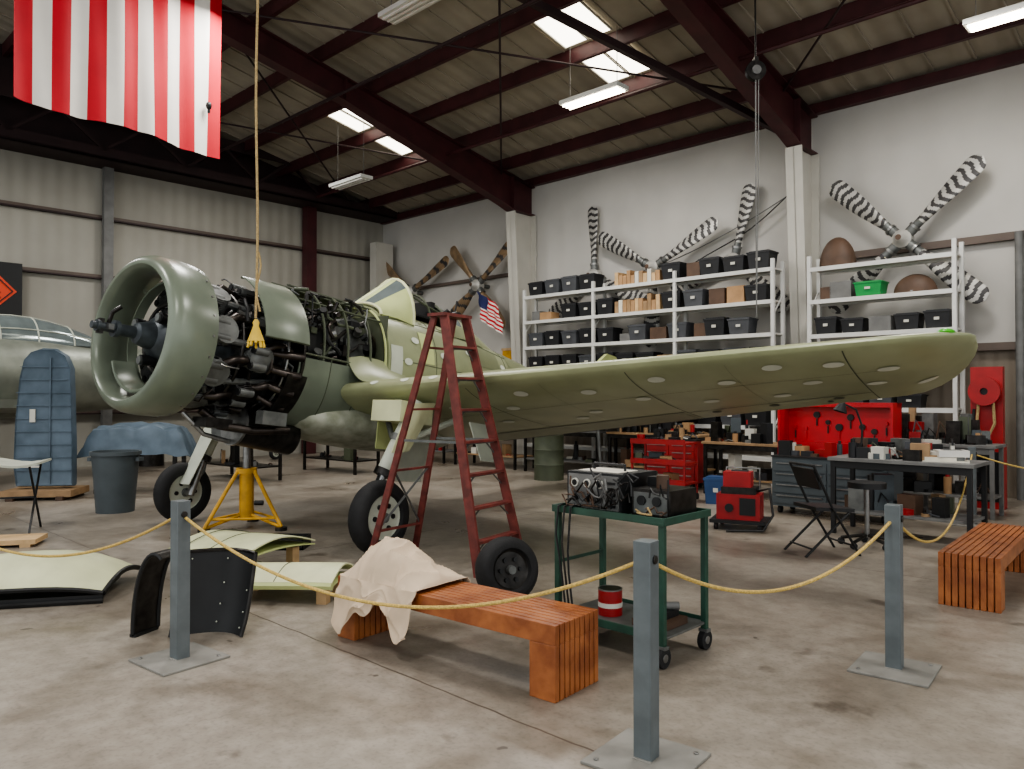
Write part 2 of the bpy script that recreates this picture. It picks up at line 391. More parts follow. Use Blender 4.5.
# ================================================================ PROPELLERS
def prop(s,t,z,angs,R,brown=False,name='wall_propeller'):
    mb=Mb()
    for ai,a in enumerate(angs):
        a=math.radians(a); rad=V((math.cos(a),0,math.sin(a))); tan=V((-math.sin(a),0,math.cos(a))); yy=V((0,1,0))
        rings=[]; n=20; K=110
        for i in range(K+1):
            f=i/K; r=.1+(R-.1)*f
            if f<.15: w=.055+.02*f/.15; th=w*.9
            else:
                g=(f-.15)/.85; w=.075+.095*math.sin(min(1,g*1.5)*math.pi/2); th=.055*(1-g)+.012
                if g>.86: w*=math.sqrt(max(.02,1-((g-.86)/.14)**2))
            tw=math.radians(40*(1-f)+5)
            u=tan*math.cos(tw)+yy*math.sin(tw); v=-tan*math.sin(tw)+yy*math.cos(tw)
            rings.append([rad*r+u*w*math.cos(q)+v*th*math.sin(q) for q in [2*math.pi*k/n for k in range(n)]])
        def mf(i,j):
            if i<20: return 'prop_brown' if brown else 'steel_dull'
            xx=math.cos((j+.5)*2*math.pi/20)
            if brown:
                return 'prop_dark' if ai%2==0 and math.sin(i*.28+1.4*math.sin(xx*2.5))>.45 else 'prop_brown'
            return 'prop_dark' if math.sin(i*.62+1.3*math.sin(xx*3+ai+i*.04))>.0 else 'prop_light'
        mb.loft(rings,None,True,True,True,mf)
        mb.cyl(rad*.08,rad*.28,.085,'steel_dull',n=14); mb.cyl(rad*.24,rad*.28,.1,'steel',n=14)
    Mx=Matrix.Rotation(math.pi/2,4,'Z')
    mb.lathe([(-.24,.001),(-.24,.05),(-.2,.08),(-.12,.1),(-.08,.15),(.1,.15),(.12,.1),(.14,.001)],'prop_light',Mx,20)
    mb.lathe([(-.25,.001),(-.25,.045),(-.23,.05),(-.21,.05)],'brown',Mx,16)
    mb.cyl((0,.05,0),(0,14-t,0),.05,'steel_dull')
    mb.obj(name,HM(s,t,z))
prop(-4.13,13.6,4.17,(44,136,-43,-137),1.62)
prop(-9.0,13.62,4.26,(27,149,268),1.68)
prop(-10.72,13.85,4.3,(92,212,332),1.6)
prop(-7.27,13.82,4.22,(76,196,316),1.5)
prop(-14.3,13.6,4.41,(38,133,218,308),1.5,True)
prop(-17.0,13.6,4.5,(25,145,265),1.75,True)
mb=Mb(); g=[]
for i in range(15):
    g.append([V((-14.0+.03*math.sin(i*.9)+.75*j/13+.05*i*.3,13.28+.03*math.sin(j*1.3+i*.4),4.2-i*.055-.05*j*.6)) for j in range(14)])
mb.sheet(g,'flag_red',.004,True,lambda i,j:'flag_blue' if (i<7 and j<6) else ('flag_red' if i%2==0 else 'flag_white'))
mb.obj('small_american_flag',HM(0,0))
# ================================================================ SHELVES
def shelf(s0,s1,levels,bays,top):
    mb=Mb(); y0,y1=12.9,13.3
    n=bays
    for i in range(n+1):
        x=s0+(s1-s0)*i/n
        for y in(y0,y1): mb.bx(x-.03,x+.03,y-.03,y+.03,0,top,'shelf_white')
        for z in (1.0,2.0,3.0): mb.beam((x,y0,z),(x,y1,z+.4),.02,.02,'shelf_white')
    for z in levels:
        mb.bx(s0,s1,y0-.035,y0,z-.07,z,'shelf_white'); mb.bx(s0,s1,y1,y1+.035,z-.07,z,'shelf_white'); mb.bx(s0,s1,y0,y1,z-.03,z,'white')
    return mb.obj('storage_rack',HM(0,0))
L1=(.5,1.05,1.6,2.15,2.7,3.28,3.85)
shelf(-12.0,-6.05,L1,3,4.0)
L2=(.5,1.4,2.05,2.62,3.2,3.75)
shelf(-5.4,-3.2,L2,1,3.95)
def tote(mb,x,y,z,w,d,h,col='bin_black'):
    v=[];
    for zz,k in((z,.86),(z+h*.88,1)):
        for a,b in((-1,-1),(1,-1),(1,1),(-1,1)): v.append((x+a*w/2*k,y+b*d/2*k,zz))
    mb.add(v,[(0,1,2,3),(4,5,6,7),(0,1,5,4),(1,2,6,5),(2,3,7,6),(3,0,4,7)],col)
    mb.bx(x-w*.53,x+w*.53,y-d*.53,y+d*.53,z+h*.86,z+h*.95,col); mb.bx(x-w*.44,x+w*.44,y-d*.44,y+d*.44,z+h*.95,z+h,col)
    mb.bx(x-w*.1,x+w*.1,y-d*.53-.004,y-d*.5,z+h*.45,z+h*.6,'label')
mb=Mb()
for z in L1[1:]:
    x=-11.7
    while x<-6.3:
        r=random.random()
        if z>3 and -9.75<x<-8.3: x=-8.15
        if r<.74: tote(mb,x,13.1,z+.001,.42,.34,.3+.05*random.random(),random.choice(['bin_black','bin_black','bin_mid'])); x+=.49
        elif r<.8: x+=.3
        else:
            w=.2+.2*random.random(); mb.bx(x-w/2,x+w/2,12.95,13.25,z+.001,z+.12+.2*random.random(),random.choice(['card','brown','grey'])); x+=w+.06
mb.obj('storage_totes',HM(0,0))
mb=Mb()
for i in range(11):
    mb.bx(-9.5+i*.1,-9.41+i*.1,12.95,13.25,3.851,4.0+.15*random.random(),random.choice(['card','label','wood_pale','plywood']))
    mb.bx(-9.5+i*.1,-9.41+i*.1,12.95,13.25,3.281,3.45+.2*random.random(),random.choice(['paper','card','wood_pale','plywood']))
mb.obj('binder_stack',HM(0,0))
mb=Mb()
for z in L2[:5]:
    x=-5.15
    while x<-3.45:
        if z==3.2 and -4.85<x<-3.5: x=-3.35; continue
        r=random.random()
        if r<.5: tote(mb,x,13.1,z+.001,.36,.32,.2+.1*random.random(),random.choice(['bin_black','bin_mid','bin_black'])); x+=.43
        else:
            w=.15+.2*random.random(); mb.bx(x-w/2,x+w/2,12.95,13.25,z+.001,z+.15+.25*random.random(),random.choice(['card','wood_pale','grey','brown'])); x+=w+.07
mb.obj('storage_totes',HM(0,0))
mb=Mb(); tote(mb,-4.45,13.05,3.2,.42,.34,.24,'green_plastic'); mb.obj('green_basket',HM(0,0))
mb=Mb(); mb.sph((-5.0,13.1,3.75),(.3,.22,.5),'brown',20,10,0); mb.obj('spinner_cone',HM(0,0))
mb=Mb(); mb.sph((-3.8,13.1,3.2),(.32,.2,.3),'brown',20,10,0); mb.lathe([(0,.2),(.02,.2),(.02,.19),(0,.19)],'steel',Matrix.Translation((-3.8,13.1,3.21))@Matrix.Rotation(-math.pi/2,4,'Y'),20); mb.obj('spinner_cone',HM(0,0))
mb=Mb(); mb.bx(-13.7,-13.0,13.9,13.98,2.2,2.75,'yellow'); mb.bx(-13.72,-12.98,13.88,13.91,2.18,2.24,'wood_pale'); mb.bx(-13.72,-12.98,13.88,13.91,2.72,2.78,'wood_pale'); mb.obj('wall_board',HM(0,0))
# ================================================================ AIRCRAFT
pt=math.radians(7.5); c_,s_=math.cos(pt),math.sin(pt)
fx,fy=.582,.813; nl=math.hypot(fx,fy); fx/=nl; fy/=nl
Xf=V((-fx*c_,-fy*c_,s_)); Yp=V((fy,-fx,0)); Zp=Xf.cross(Yp)
PO=V((-2.52,8.89,1.95)); PM=frame(PO,Xf,Yp,Zp)
plane=bpy.data.objects.new('fighter_airplane',None); bpy.context.scene.collection.objects.link(plane); plane.matrix_basis=PM
def part(mb,name,bevel=0): return mb.obj(name,None,plane,bevel)
def P(m,y,z): return V((-m,y,z))
ST=[(.87,.9,-.8,.66),(1.3,.92,-.8,.66),(1.9,.92,-.76,.64),(2.6,.9,-.68,.6),(3.6,.8,-.52,.5),(4.6,.7,-.36,.4),(6,.55,-.14,.26),(7.4,.42,.05,.14),(8.0,.34,.14,.05)]
def interp(m):
    if m<=ST[0][0]: return ST[0][1:]
    for a,b in zip(ST,ST[1:]):
        if m<=b[0]:
            f=(m-a[0])/(b[0]-a[0]); return tuple(a[i]+(b[i]-a[i])*f for i in(1,2,3))
    return ST[-1][1:]
def fpt(m,ang,off=0):
    zt,zb,hw=interp(m); zc=(zt+zb)/2; hh=(zt-zb)/2
    c,s=math.cos(ang),math.sin(ang); e=.88
    y=(hw+off)*math.copysign(abs(c)**e,c); z=zc+(hh+off)*math.copysign(abs(s)**e,s)
    return P(m,y,z)
mb=Mb(); rings=[]
for m in [.87+.25*i for i in range(29)]:
    m=min(m,8.0); rings.append([fpt(m,2*math.pi*k/36) for k in range(36)])
mb.loft(rings,'olive',True,True)
for m in(1.75,2.6,3.5,4.5,5.6):
    mb.tube([fpt(m,2*math.pi*k/36,.002) for k in range(37)],.004,'olive_dark',4,False)
for an in(.15,.9): mb.tube([fpt(.9+.2*i,an,.002) for i in range(33)],.004,'olive_dark',4,False)
def fpatch(m0,m1,a0,a1,mat):
    mb.sheet([[fpt(m0+(m1-m0)*i/6,math.radians(a0+(a1-a0)*j/8),.004) for j in range(9)] for i in range(7)],mat,.002)
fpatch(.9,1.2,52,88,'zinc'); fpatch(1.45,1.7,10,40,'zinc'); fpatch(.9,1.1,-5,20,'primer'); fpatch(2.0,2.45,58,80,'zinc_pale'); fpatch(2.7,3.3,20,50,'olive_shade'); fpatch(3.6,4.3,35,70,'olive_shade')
for m,an in((1.9,.35),(2.5,.55),(3.0,.2),(2.2,.05),(1.35,.5),(1.2,.15),(3.4,.5)):
    c=fpt(m,an,.008); tx=(fpt(m+.1,an,.008)-c).normalized(); ty=(fpt(m,an+.1,.008)-c).normalized()
    mb.add([c+tx*.07*math.cos(q)+ty*.045*math.sin(q) for q in [k*math.pi/8 for k in range(16)]],[tuple(range(16))],'spot')
part(mb,'fuselage')
mb=Mb()
def fin(pts,th,mat):
    a=[p+V((0,th,0)) for p in pts]; b=[p-V((0,th,0)) for p in pts]
    mb.loft([a,b],mat,True,False)
fin([P(6.4,0,.45),P(7.1,0,1.25),P(7.35,0,1.42),P(7.7,0,1.42),P(8.15,0,1.1),P(8.25,0,.25),P(8.0,0,.1),P(6.8,0,.3)],.035,'zinc')
for sg in(-1,1):
    g=[P(7.0,.1*sg,.36),P(7.3,1.6*sg,.4),P(7.6,1.8*sg,.4),P(8.2,1.6*sg,.34),P(8.3,.1*sg,.3)]
    mb.loft([[p+V((0,0,.03)) for p in g],[p-V((0,0,.03)) for p in g]],'olive',True,False)
part(mb,'tail_surfaces')
mb=Mb()
def bayskin(m,a,o=0):
    k=(.87-m)/1.29
    return fpt(.87,a,-.045*k+o)+V((.87-m,0,0))
g=[[bayskin(-.42+1.29*i/8,math.radians(-178+176*k/24)) for k in range(25)] for i in range(9)]
mb.sheet(g,'cowl_green',.012)
g=[[bayskin(-.42+1.29*i/8,math.radians(92+88*k/14)) for k in range(15)] for i in range(9)]
mb.sheet(g,'olive',.012)  # unseen starboard skin, added to block light and keep the bay dark
for m in(.0,.42): mb.tube([bayskin(m,math.radians(a),.012) for a in range(-150,1,6)],.006,'olive_dark',5,False)
for m in(-.1,.25,.6,.85):
    mb.tube([fpt(.87,math.radians(a),-.04)+V((.87-m,0,0)) for a in range(-5,100,7)],.016,'zinc' if m>.8 else 'olive_dark',6)
for an in(0,45,70,92):
    a=math.radians(an); mb.tube([fpt(.87,a,-.03)+V((.87+.4,0,0)),fpt(.87,a,-.03)],.014,'olive_dark',6)
part(mb,'bay_skin')
mb=Mb(); rnd=random.Random(5)
mb.lathe([(.4,.02),(.4,.66),(.37,.66),(.37,.02)],'dark_metal',None,36)
mb.box(P(.86,0,.03),(.02,1.15,1.4),'olive_dark')
mb.cyl(P(.5,-.3,.35),P(.5,.35,.35),.28,'steel_dull',n=24); mb.cyl(P(.1,.1,.5),P(.8,.1,.5),.12,'dark_metal',n=16)
mb.box(P(.3,.2,-.1),(.5,.5,.35),'dark_metal'); mb.box(P(.65,.3,-.1),(.25,.3,.4),'olive_dark'); mb.box(P(-.05,.2,.1),(.3,.5,.5),'black')
mb.box(P(.2,-.1,.0),(1.1,.1,1.2),'black')
for i in range(60):
    a=P(rnd.uniform(-.35,.8),rnd.uniform(.15,.55),rnd.uniform(-.05,.75)); pts=[a]
    d=V((rnd.uniform(-1,1),rnd.uniform(-.4,.4),rnd.uniform(-1,1))).normalized()
    for k in range(5):
        d=(d+V((rnd.uniform(-.7,.7),rnd.uniform(-.3,.3),rnd.uniform(-.7,.7)))).normalized(); q=pts[-1]+d*.09
        q.y=min(q.y,.54); q.x=max(-.83,min(.38,q.x)); q.z=max(-.1,min(.78,q.z)); pts.append(q)
    mb.tube(pts,rnd.choice([.01,.014,.02,.026]),rnd.choice(['black','black','dark_metal','steel_dull','olive_dark','dark_metal','exhaust','steel']),7)
for i in range(34):
    a=P(rnd.uniform(-.3,.75),rnd.uniform(.25,.48),rnd.uniform(-.0,.65))
    if i%2: mb.box(a,(rnd.uniform(.05,.14),.08,rnd.uniform(.05,.14)),rnd.choice(['black','steel_dull','dark_metal','olive_dark']))
    else: mb.cyl(a,a+V((rnd.uniform(-.1,.1),.06,.05)),rnd.uniform(.025,.06),rnd.choice(['steel','black','dark_metal','steel_dull']),n=12)
part(mb,'accessory_bay')
mb=Mb()
def arch(m,z0,h,w): return [P(m,w*math.cos(a),z0+h*math.sin(a)) for a in [math.pi*k/14 for k in range(15)]]
g=[arch(.88,.76,.16,.42),arch(1.15,.76,.38,.44),arch(1.42,.74,.62,.44)]
mb.sheet([ [r[j] for j in range(15)] for r in g],'zinc',.015,True,lambda i,j:'zinc' if (j<4 or j>10 or 6<=j<=7) else 'glass')
mb.tube(arch(1.44,.74,.64,.45),.025,'zinc_pale',8); mb.tube(arch(.88,.76,.17,.43),.02,'zinc_pale',8)
mb.tube([P(.88,0,.93),P(1.44,0,1.38)],.022,'zinc_pale'); 
g=[arch(2.15,.74,.46,.42),arch(2.5,.76,.38,.4),arch(3.0,.74,.22,.34),arch(3.5,.7,.1,.22)]
mb.sheet(g,'olive',.012,True,lambda i,j:'glass' if (i==0 and 2<=j<=11) else 'olive')
mb.tube(g[0],.022,'olive_dark',8); mb.tube(arch(1.8,.76,.5,.43),.015,'olive_dark',8)
for k in(3,11): mb.tube([arch(1.44,.74,.64,.45)[k],arch(1.8,.76,.5,.43)[k],arch(2.15,.74,.46,.42)[k]],.015,'olive_dark',6)
mb.box(P(2.05,0,1.0),(.08,.4,.4),'black'); mb.box(P(1.75,0,.93),(.6,.6,.02),'black')
mb.cyl(P(2.75,0,1.1),P(2.78,0,1.4),.012,'black')
part(mb,'cockpit')
mb=Mb()
prof=[(1.5,.762),(1.6,.775),(1.75,.78),(1.85,.772),(1.92,.745),(1.955,.7),(1.955,.665),(1.93,.64),(1.88,.625),(1.8,.622),(1.7,.64),(1.6,.69),(1.5,.745),(1.5,.762)]
mb.lathe(prof,'cowl_green',None,72)
# thin inner support ring with struts (open centre)
mb.lathe([(1.56,.565),(1.66,.565),(1.66,.545),(1.56,.545),(1.56,.565)],'cowl_green',None,60)
for k in range(9):
    a=math.radians(10+40*k); mb.beam(V((1.6,.55*math.cos(a),.55*math.sin(a))),V((1.62,.67*math.cos(a),.67*math.sin(a))),.05,.015,'cowl_green')
for k in range(24):
    a=2*math.pi*k/24; mb.cyl(V((1.55,.768*math.cos(a),.768*math.sin(a))),V((1.55,.776*math.cos(a),.776*math.sin(a))),.012,'steel',n=8)
# lower intake duct lips inside the ring
g=[]
for i in range(5):
    x=1.62+.2*i/4; g.append([V((x,(.5+.03*i/4)*math.cos(a),(.5+.03*i/4)*math.sin(a)-.03)) for a in [math.radians(205+130*k/20) for k in range(21)]])
mb.sheet(g,'cowl_green',.02); mb.tube(g[4],.018,'cowl_green',8)
part(mb,'cowl_ring')
mb=Mb(); g=[]
for i in range(7):
    x=1.0-.54*i/6; g.append([V((x,(.8+.03*math.sin(i*.5))*math.cos(a),(.8+.02*i/6)*math.sin(a))) for a in [math.radians(8+62*k/16) for k in range(17)]])
mb.sheet(g,'cowl_green',.015)
for k in(0,16): mb.tube([r[k] for r in g],.014,'olive_dark',6)
g=[]
for i in range(5):
    x=.62-.25*i/4; g.append([V((x,.73*math.cos(a),.73*math.sin(a)-.02)) for a in [math.radians(-75+60*k/12) for k in range(13)]])
mb.sheet(g,'dark_metal',.015)
part(mb,'cowl_panel')
mb=Mb()
mb.lathe([(2.3,.001),(2.3,.035),(2.26,.035),(2.26,.055),(2.23,.055),(2.23,.042),(2.1,.045),(2.1,.08),(2.06,.08),(2.05,.055),(1.9,.06),(1.88,.1),(1.82,.12),(1.74,.14),(1.7,.2),(1.6,.23),(1.52,.3),(1.46,.32),(.55,.34),(.5,.42),(.42,.42),(.42,.001)],'crank_grey',None,36)
for k in range(12):
    a=2*math.pi*k/12; mb.cyl(V((1.58,.235*math.cos(a),.235*math.sin(a))),V((1.63,.23*math.cos(a),.23*math.sin(a))),.016,'steel',n=6)
for k in range(3):
    a=math.radians(40+110*k); mb.cyl(V((1.56,.22*math.cos(a),.22*math.sin(a))),V((1.78,.25*math.cos(a),.25*math.sin(a))),.055,'black',n=14); mb.cyl(V((1.78,.25*math.cos(a),.25*math.sin(a))),V((1.8,.25*math.cos(a),.25*math.sin(a))),.04,'steel_dull',n=12)
mb.tube([V((2.15,0,.03)),V((2.15,.05,.14)),V((2.1,.1,.2))],.02,'dark_metal'); mb.box((2.16,0,0),(.05,.18,.05),'steel'); mb.box((2.22,.0,0),(.04,.06,.14),'dark_metal')
for row,(x,off) in enumerate(((1.34,0),(.9,math.pi/9))):
    for k in range(9):
        a=2*math.pi*k/9+off+math.pi/2; rad=V((0,math.cos(a),math.sin(a))); tan=V((0,-math.sin(a),math.cos(a))); ax=V((1,0,0))
        M=frame(V((x,0,0)),rad,tan,ax)
        pf=[(.3,.08)]; r=.33
        while r<.52: pf+=[(r,.088),(r+.002,.118),(r+.008,.118),(r+.01,.088)]; r+=.02
        pf+=[(.53,.11)]
        while r<.66: pf+=[(r,.11),(r+.002,.14),(r+.01,.136),(r+.012,.11)]; r+=.024
        pf+=[(.675,.09),(.68,.001)]
        if row==0: pf=[(p_,q_) for p_,q_ in pf if p_<.66]+[(.655,.001)]
        mb.lathe(pf,'steel_dull' if row==0 or k%3==0 else 'dark_metal',M,16,False)
        hr=.62 if row==0 else .66
        for sgn in(-1,1):
            c=V((x,0,0))+rad*hr+tan*.08*sgn+ax*.02
            mb.cyl(c-ax*.06,c+ax*.1,.044,'steel_dull',n=10); mb.cyl(c+ax*.1,c+ax*.115,.034,'black',n=8)
            mb.tube([c+ax*.06,V((x+.15,0,0))+rad*.31+tan*.05*sgn],.014,'steel',6)
        mb.cyl(V((x+.02,0,0))+rad*.58-tan*.15,V((x+.02,0,0))+rad*.58+tan*.15,.02,'black',n=8)
        mb.tube([V((1.58,0,0))+rad*.34,V((x+.14,0,0))+rad*.46+tan*.09,V((x+.04,0,0))+rad*.58+tan*.14],.01,'black',6)
        e=V((x-.05,0,0))+rad*.6+tan*.1
        mb.tube([e,e+tan*.06-ax*.08+rad*.02,e+tan*.07-ax*.2-rad*.02,V((.52,0,0))+rad*.56+tan*.13],[.04,.045,.045,.05],'exhaust',10)
        mb.tube([V((.5,0,0))+rad*.4,V((.6,0,0))+rad*.52-tan*.05,V((x-.08,0,0))+rad*.6-tan*.09],.035,'steel_dull',8)
mb.tube([V((1.6,.345*math.cos(2*math.pi*k/36),.345*math.sin(2*math.pi*k/36))) for k in range(37)],.02,'dark_metal',8,False)
mb.tube([V((1.11,.6*math.cos(2*math.pi*k/36),.6*math.sin(2*math.pi*k/36))) for k in range(37)],.02,'dark_metal',8,False)
mb.tube([V((.6,.66*math.cos(2*math.pi*k/36),.66*math.sin(2*math.pi*k/36))) for k in range(37)],.014,'steel',8,False)
rnd=random.Random(9)
for i in range(56):
    a=rnd.uniform(-1.6,1.7); x=rnd.uniform(.5,1.35); R=rnd.uniform(.5,.72); pts=[]
    da=rnd.uniform(-.12,.12); dx=rnd.uniform(-.09,.09)
    for k in range(5):
        pts.append(V((x,R*math.cos(a),R*math.sin(a)))); a+=da; x=max(.48,min(1.38,x+dx)); R=max(.45,min(.73,R+rnd.uniform(-.05,.05)))
    mb.tube(pts,rnd.choice([.008,.012,.018,.022]),rnd.choice(['black','steel','exhaust','dark_metal','steel_dull','black']),7)
for k in range(5):
    a=math.radians(-50+16*k); r=V((0,math.cos(a),math.sin(a)))
    mb.tube([V((.75,0,0))+r*.6,V((.6,0,0))+r*.7,V((.46,0,0))+r*.74],[.035,.042,.045],'exhaust',10)
part(mb,'radial_engine')
mb=Mb()
mb.cyl(P(-.75,.12,-.78),P(-.05,.12,-.84),.2,'dark_metal',n=24); mb.cyl(P(-.78,.12,-.777),P(-.75,.12,-.78),.215,'steel',n=24)
mb.cyl(P(-.65,-.3,-.78),P(0,-.3,-.84),.17,'steel_dull',n=20)
mb.tube([P(-1.2,.15,-.66),P(-1.0,.2,-.8),P(-.7,.35,-.82),P(-.3,.4,-.78)],.045,'exhaust',10)
mb.tube([P(-1.3,.0,-.7),P(-1.1,.1,-.9),P(-.8,.1,-.95)],.025,'steel',8)
mb.box(P(-1.05,.15,-.78),(.3,.25,.1),'dark_metal'); mb.box(P(-.6,.5,-.68),(.3,.12,.14),'steel_dull')
part(mb,'oil_cooler')
INC=math.radians(7.5); QT=6.12
def chord(q):
    c=2.8-(2.8-1.5)*(q-.5)/5.7
    if q>QT: c*=math.sqrt(max(.004,1-((q-QT)/.6)**2))
    return c
def wle(q):
    c0=2.8-(2.8-1.5)*(q-.5)/5.7
    return .2+((c0-chord(q))*.42 if q>QT else 0)
def wz(q): return -.27+.37*(q-.7)/6.0
def wp(q,xi,side,off=0,sg=1):
    c=chord(abs(q)); t=.165-.05*min(1,abs(q)/6.5)
    yt=5*t*(.2969*math.sqrt(max(xi,0))-.126*xi-.3516*xi**2+.2843*xi**3-.1036*xi**4)
    if side<0: yt*=.8
    m=wle(abs(q))+c*xi*math.cos(INC); z=wz(abs(q))-c*xi*math.sin(INC)+side*(yt*c+off)
    if abs(q)>QT: z+=.06*((abs(q)-QT)/.56)**2
    return P(m,q,z)
XI=[.0,.006,.02,.05,.1,.18,.28,.4,.52,.64,.76,.88,1.0]
def wring(q): return [wp(q,x,1) for x in XI]+[wp(q,x,-1) for x in reversed(XI[1:-1])]
mb=Mb()
qs=[.3,.7,1.2,2,2.6,3.2,4,5,5.8,QT]+[QT+k for k in(.15,.28,.4,.5,.56,.59)]
mb.loft([wring(q) for q in qs],'olive_wing',True,True)
def patch(q0,q1,x0,x1,side,mat,nq=6,nx=6,off=.003):
    g=[[wp(q0+(q1-q0)*i/nq,x0+(x1-x0)*j/nx,side,off) for j in range(nx+1)] for i in range(nq+1)]
    mb.loft(g,mat,False,False,False)
for q in(2.35,4.12,5.9): patch(q,q+.01,.03,.99,-1,'olive_dark',1,20)
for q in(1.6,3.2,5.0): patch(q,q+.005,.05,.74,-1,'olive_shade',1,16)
patch(1.0,4.1,.74,.748,-1,'black',14,1,.004); patch(4.15,5.9,.76,.768,-1,'black',10,1,.004); patch(.8,6.1,.32,.323,-1,'olive_dark',20,1)
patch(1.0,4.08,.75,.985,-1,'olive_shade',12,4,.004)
patch(1.0,4.08,.985,1.0,-1,'black',10,1,.006)
def disc(q,x,rq,rx,side=-1,mat='spot'):
    mb.add([wp(q+rq*math.cos(a),x+rx*math.sin(a),side,.006) for a in [k*math.pi/9 for k in range(18)]],[tuple(range(18))],mat)
for q,x in((1.35,.08),(2.55,.28),(2.9,.12),(3.3,.5),(3.6,.18),(4.0,.36),(4.35,.12),(4.55,.55),(4.9,.25),(5.2,.6),(5.35,.12),(5.55,.4),(5.8,.16),(6.0,.55),(6.15,.3),(3.0,.6),(2.1,.5),(6.35,.7),(1.9,.2)):
    disc(q,x,.08,.024+.009*(q/6))
for q in(1.1,1.55,1.95): disc(q,.012,.06,.009,1,'spot')
for q in(4.4,5.0,5.6): disc(q,.83,.05,.025,-1,'olive_dark')
disc(5.5,.9,.03,.02,-1,'black')
mb.sph(wp(6.55,.1,1,.0),(.07,.06,.03),'nav_green',12,8)
part(mb,'port_wing')
mb=Mb()
rs=[]
for q in(.3,.8,1.4,2.0):
    rs.append([V((p.x,-p.y,p.z)) for p in wring(q)])
mb.loft(rs,'olive_wing',True,True); part(mb,'starboard_wing_stub')
mb=Mb()
mb.sph(P(1.2,0,-.6),(1.6,.72,.3),'belly',28,14)
g=[]
for i in range(10):
    m=.2+2.4*i/9; 
    row=[]
    for k in range(8):
        f=k/7; a=wp(.62+.35*f,min(1,max(.02,(m-.2)/2.75)),1,.004)
        up=(1-f)**2.2*.3; row.append(V((a.x,.6+.4*f,a.z+up)))
    g.append(row)
mb.sheet(g,'olive',.01)
part(mb,'wing_fillet')
def wheel(mb,c,ax,r,w,hub='primer',tyre='rubber'):
    ax=V(ax).normalized(); t=ax.cross(Z).normalized(); M=frame(c,ax,t,ax.cross(t))
    pf=[(-w/2*.6,r*.58),(-w/2*.95,r*.66),(-w/2,r*.8),(-w/2*.8,r*.94),(-w/2*.4,r),(0,r*1.01),(w/2*.4,r),(w/2*.8,r*.94),(w/2,r*.8),(w/2*.95,r*.66),(w/2*.6,r*.58),(-w/2*.6,r*.58)]
    mb.lathe(pf,tyre,M,40)
    for sg in(-1,1):
        mb.lathe([(sg*w*.2,r*.1),(sg*w*.25,r*.12),(sg*w*.3,r*.25),(sg*w*.22,r*.45),(sg*w*.33,r*.58),(sg*w*.36,r*.62),(sg*w*.3,r*.62)],hub,M,32)
        mb.lathe([(sg*w*.2,.001),(sg*w*.48,.001),(sg*w*.48,r*.13),(sg*w*.2,r*.16)],'steel_dull',M,20)
        for k in range(6):
            a=k*math.pi/3; p=M@V((sg*w*.27,r*.34*math.cos(a),r*.34*math.sin(a))); mb.cyl(p,p+ax*sg*.02,r*.07,'black',n=10)
def wpart(mb,name): return mb.obj(name,Matrix.Identity(4),plane,0,PM)
f2=V((fx,fy,0))
def gear(q,wc,name,doormat,d0,d1,dw):
    mb=Mb(); wheel(mb,wc,Yp,.37,.2)
    sg=1 if q>0 else -1
    top=PM@P(.35,q-.1*sg,-.38)
    off=-Yp*(.17*sg)
    mb.cyl(wc+off,wc,.04,'steel'); kn=wc+off+Z*.1
    mb.cyl(wc+off-Z*.03,kn+(top-kn)*.35,.042,'steel',n=14); mb.cyl(kn+(top-kn)*.3,top,.08,'primer',n=16)
    mb.cyl(kn+(top-kn)*.28,kn+(top-kn)*.34,.1,'dark_metal'); mb.cyl(kn+(top-kn)*.6,kn+(top-kn)*.66,.095,'steel_dull')
    b=kn+(top-kn)*.3
    mb.tube([wc+off+V((0,0,.06)),wc+off+f2*.18+V((0,0,.25)),b+f2*.05],.018,'steel_dull')
    mb.tube([b+(top-b)*.4,PM@P(.95,q,-.5)],.035,'primer')
    mb.tube([b+(top-b)*.35,PM@P(.35,q-.55*sg,-.5)],.03,'steel_dull')
    mb.tube([wc+off+V((0,0,.1)),b-f2*.06,top-f2*.06],.01,'black')
    ax=(top-b); g=[]
    fwd=-f2 if q<0 else Yp; side=Yp if q<0 else f2
    for i in range(6):
        w=dw*(.65+.35*i/5)
        g.append([b+ax*(d0+(d1-d0)*i/5)+fwd*(.13-.03*abs(k-3)/3)+side*(w*(k/3-1)) for k in range(7)])
    mb.sheet(g,doormat,.012)
    wpart(mb,name)
gear(1.75,V((-1.33,7.74,.375)),'main_gear_port','zinc_pale',.3,.98,.2)
gear(-1.75,V((-4.16,9.75,.375)),'main_gear_starboard','primer',-.4,1.0,.16)
mb=Mb()
mb.box(PM@P(.35,1.45,-.5),(.5,.42,.22),'zinc_pale',PM.to_3x3())
g=[[PM@P(.9+.5*i/4,.9+.05*math.sin(k),-.62-.62*k/5) for k in range(6)] for i in range(5)]
mb.sheet(g,'primer',.012)
g=[[PM@P(.3+.5*i/4,1.15,-.5-.4*k/5) for k in range(6)] for i in range(5)]
mb.sheet(g,'zinc',.012)
g=[[PM@P(.7+.4*i/4,2.1+.04*k,-.55-.4*k/5) for k in range(6)] for i in range(5)]
mb.sheet(g,'primer',.012)
wpart(mb,'wheel_well')
mb=Mb(); tw=PM@P(7.2,0,0); c=V((tw.x,tw.y,.14)); wheel(mb,c,Yp,.14,.08); mb.cyl(c+Yp*.07,tw,.035,'steel_dull'); mb.cyl(c,c+Yp*.08,.02,'steel'); wpart(mb,'tail_wheel')
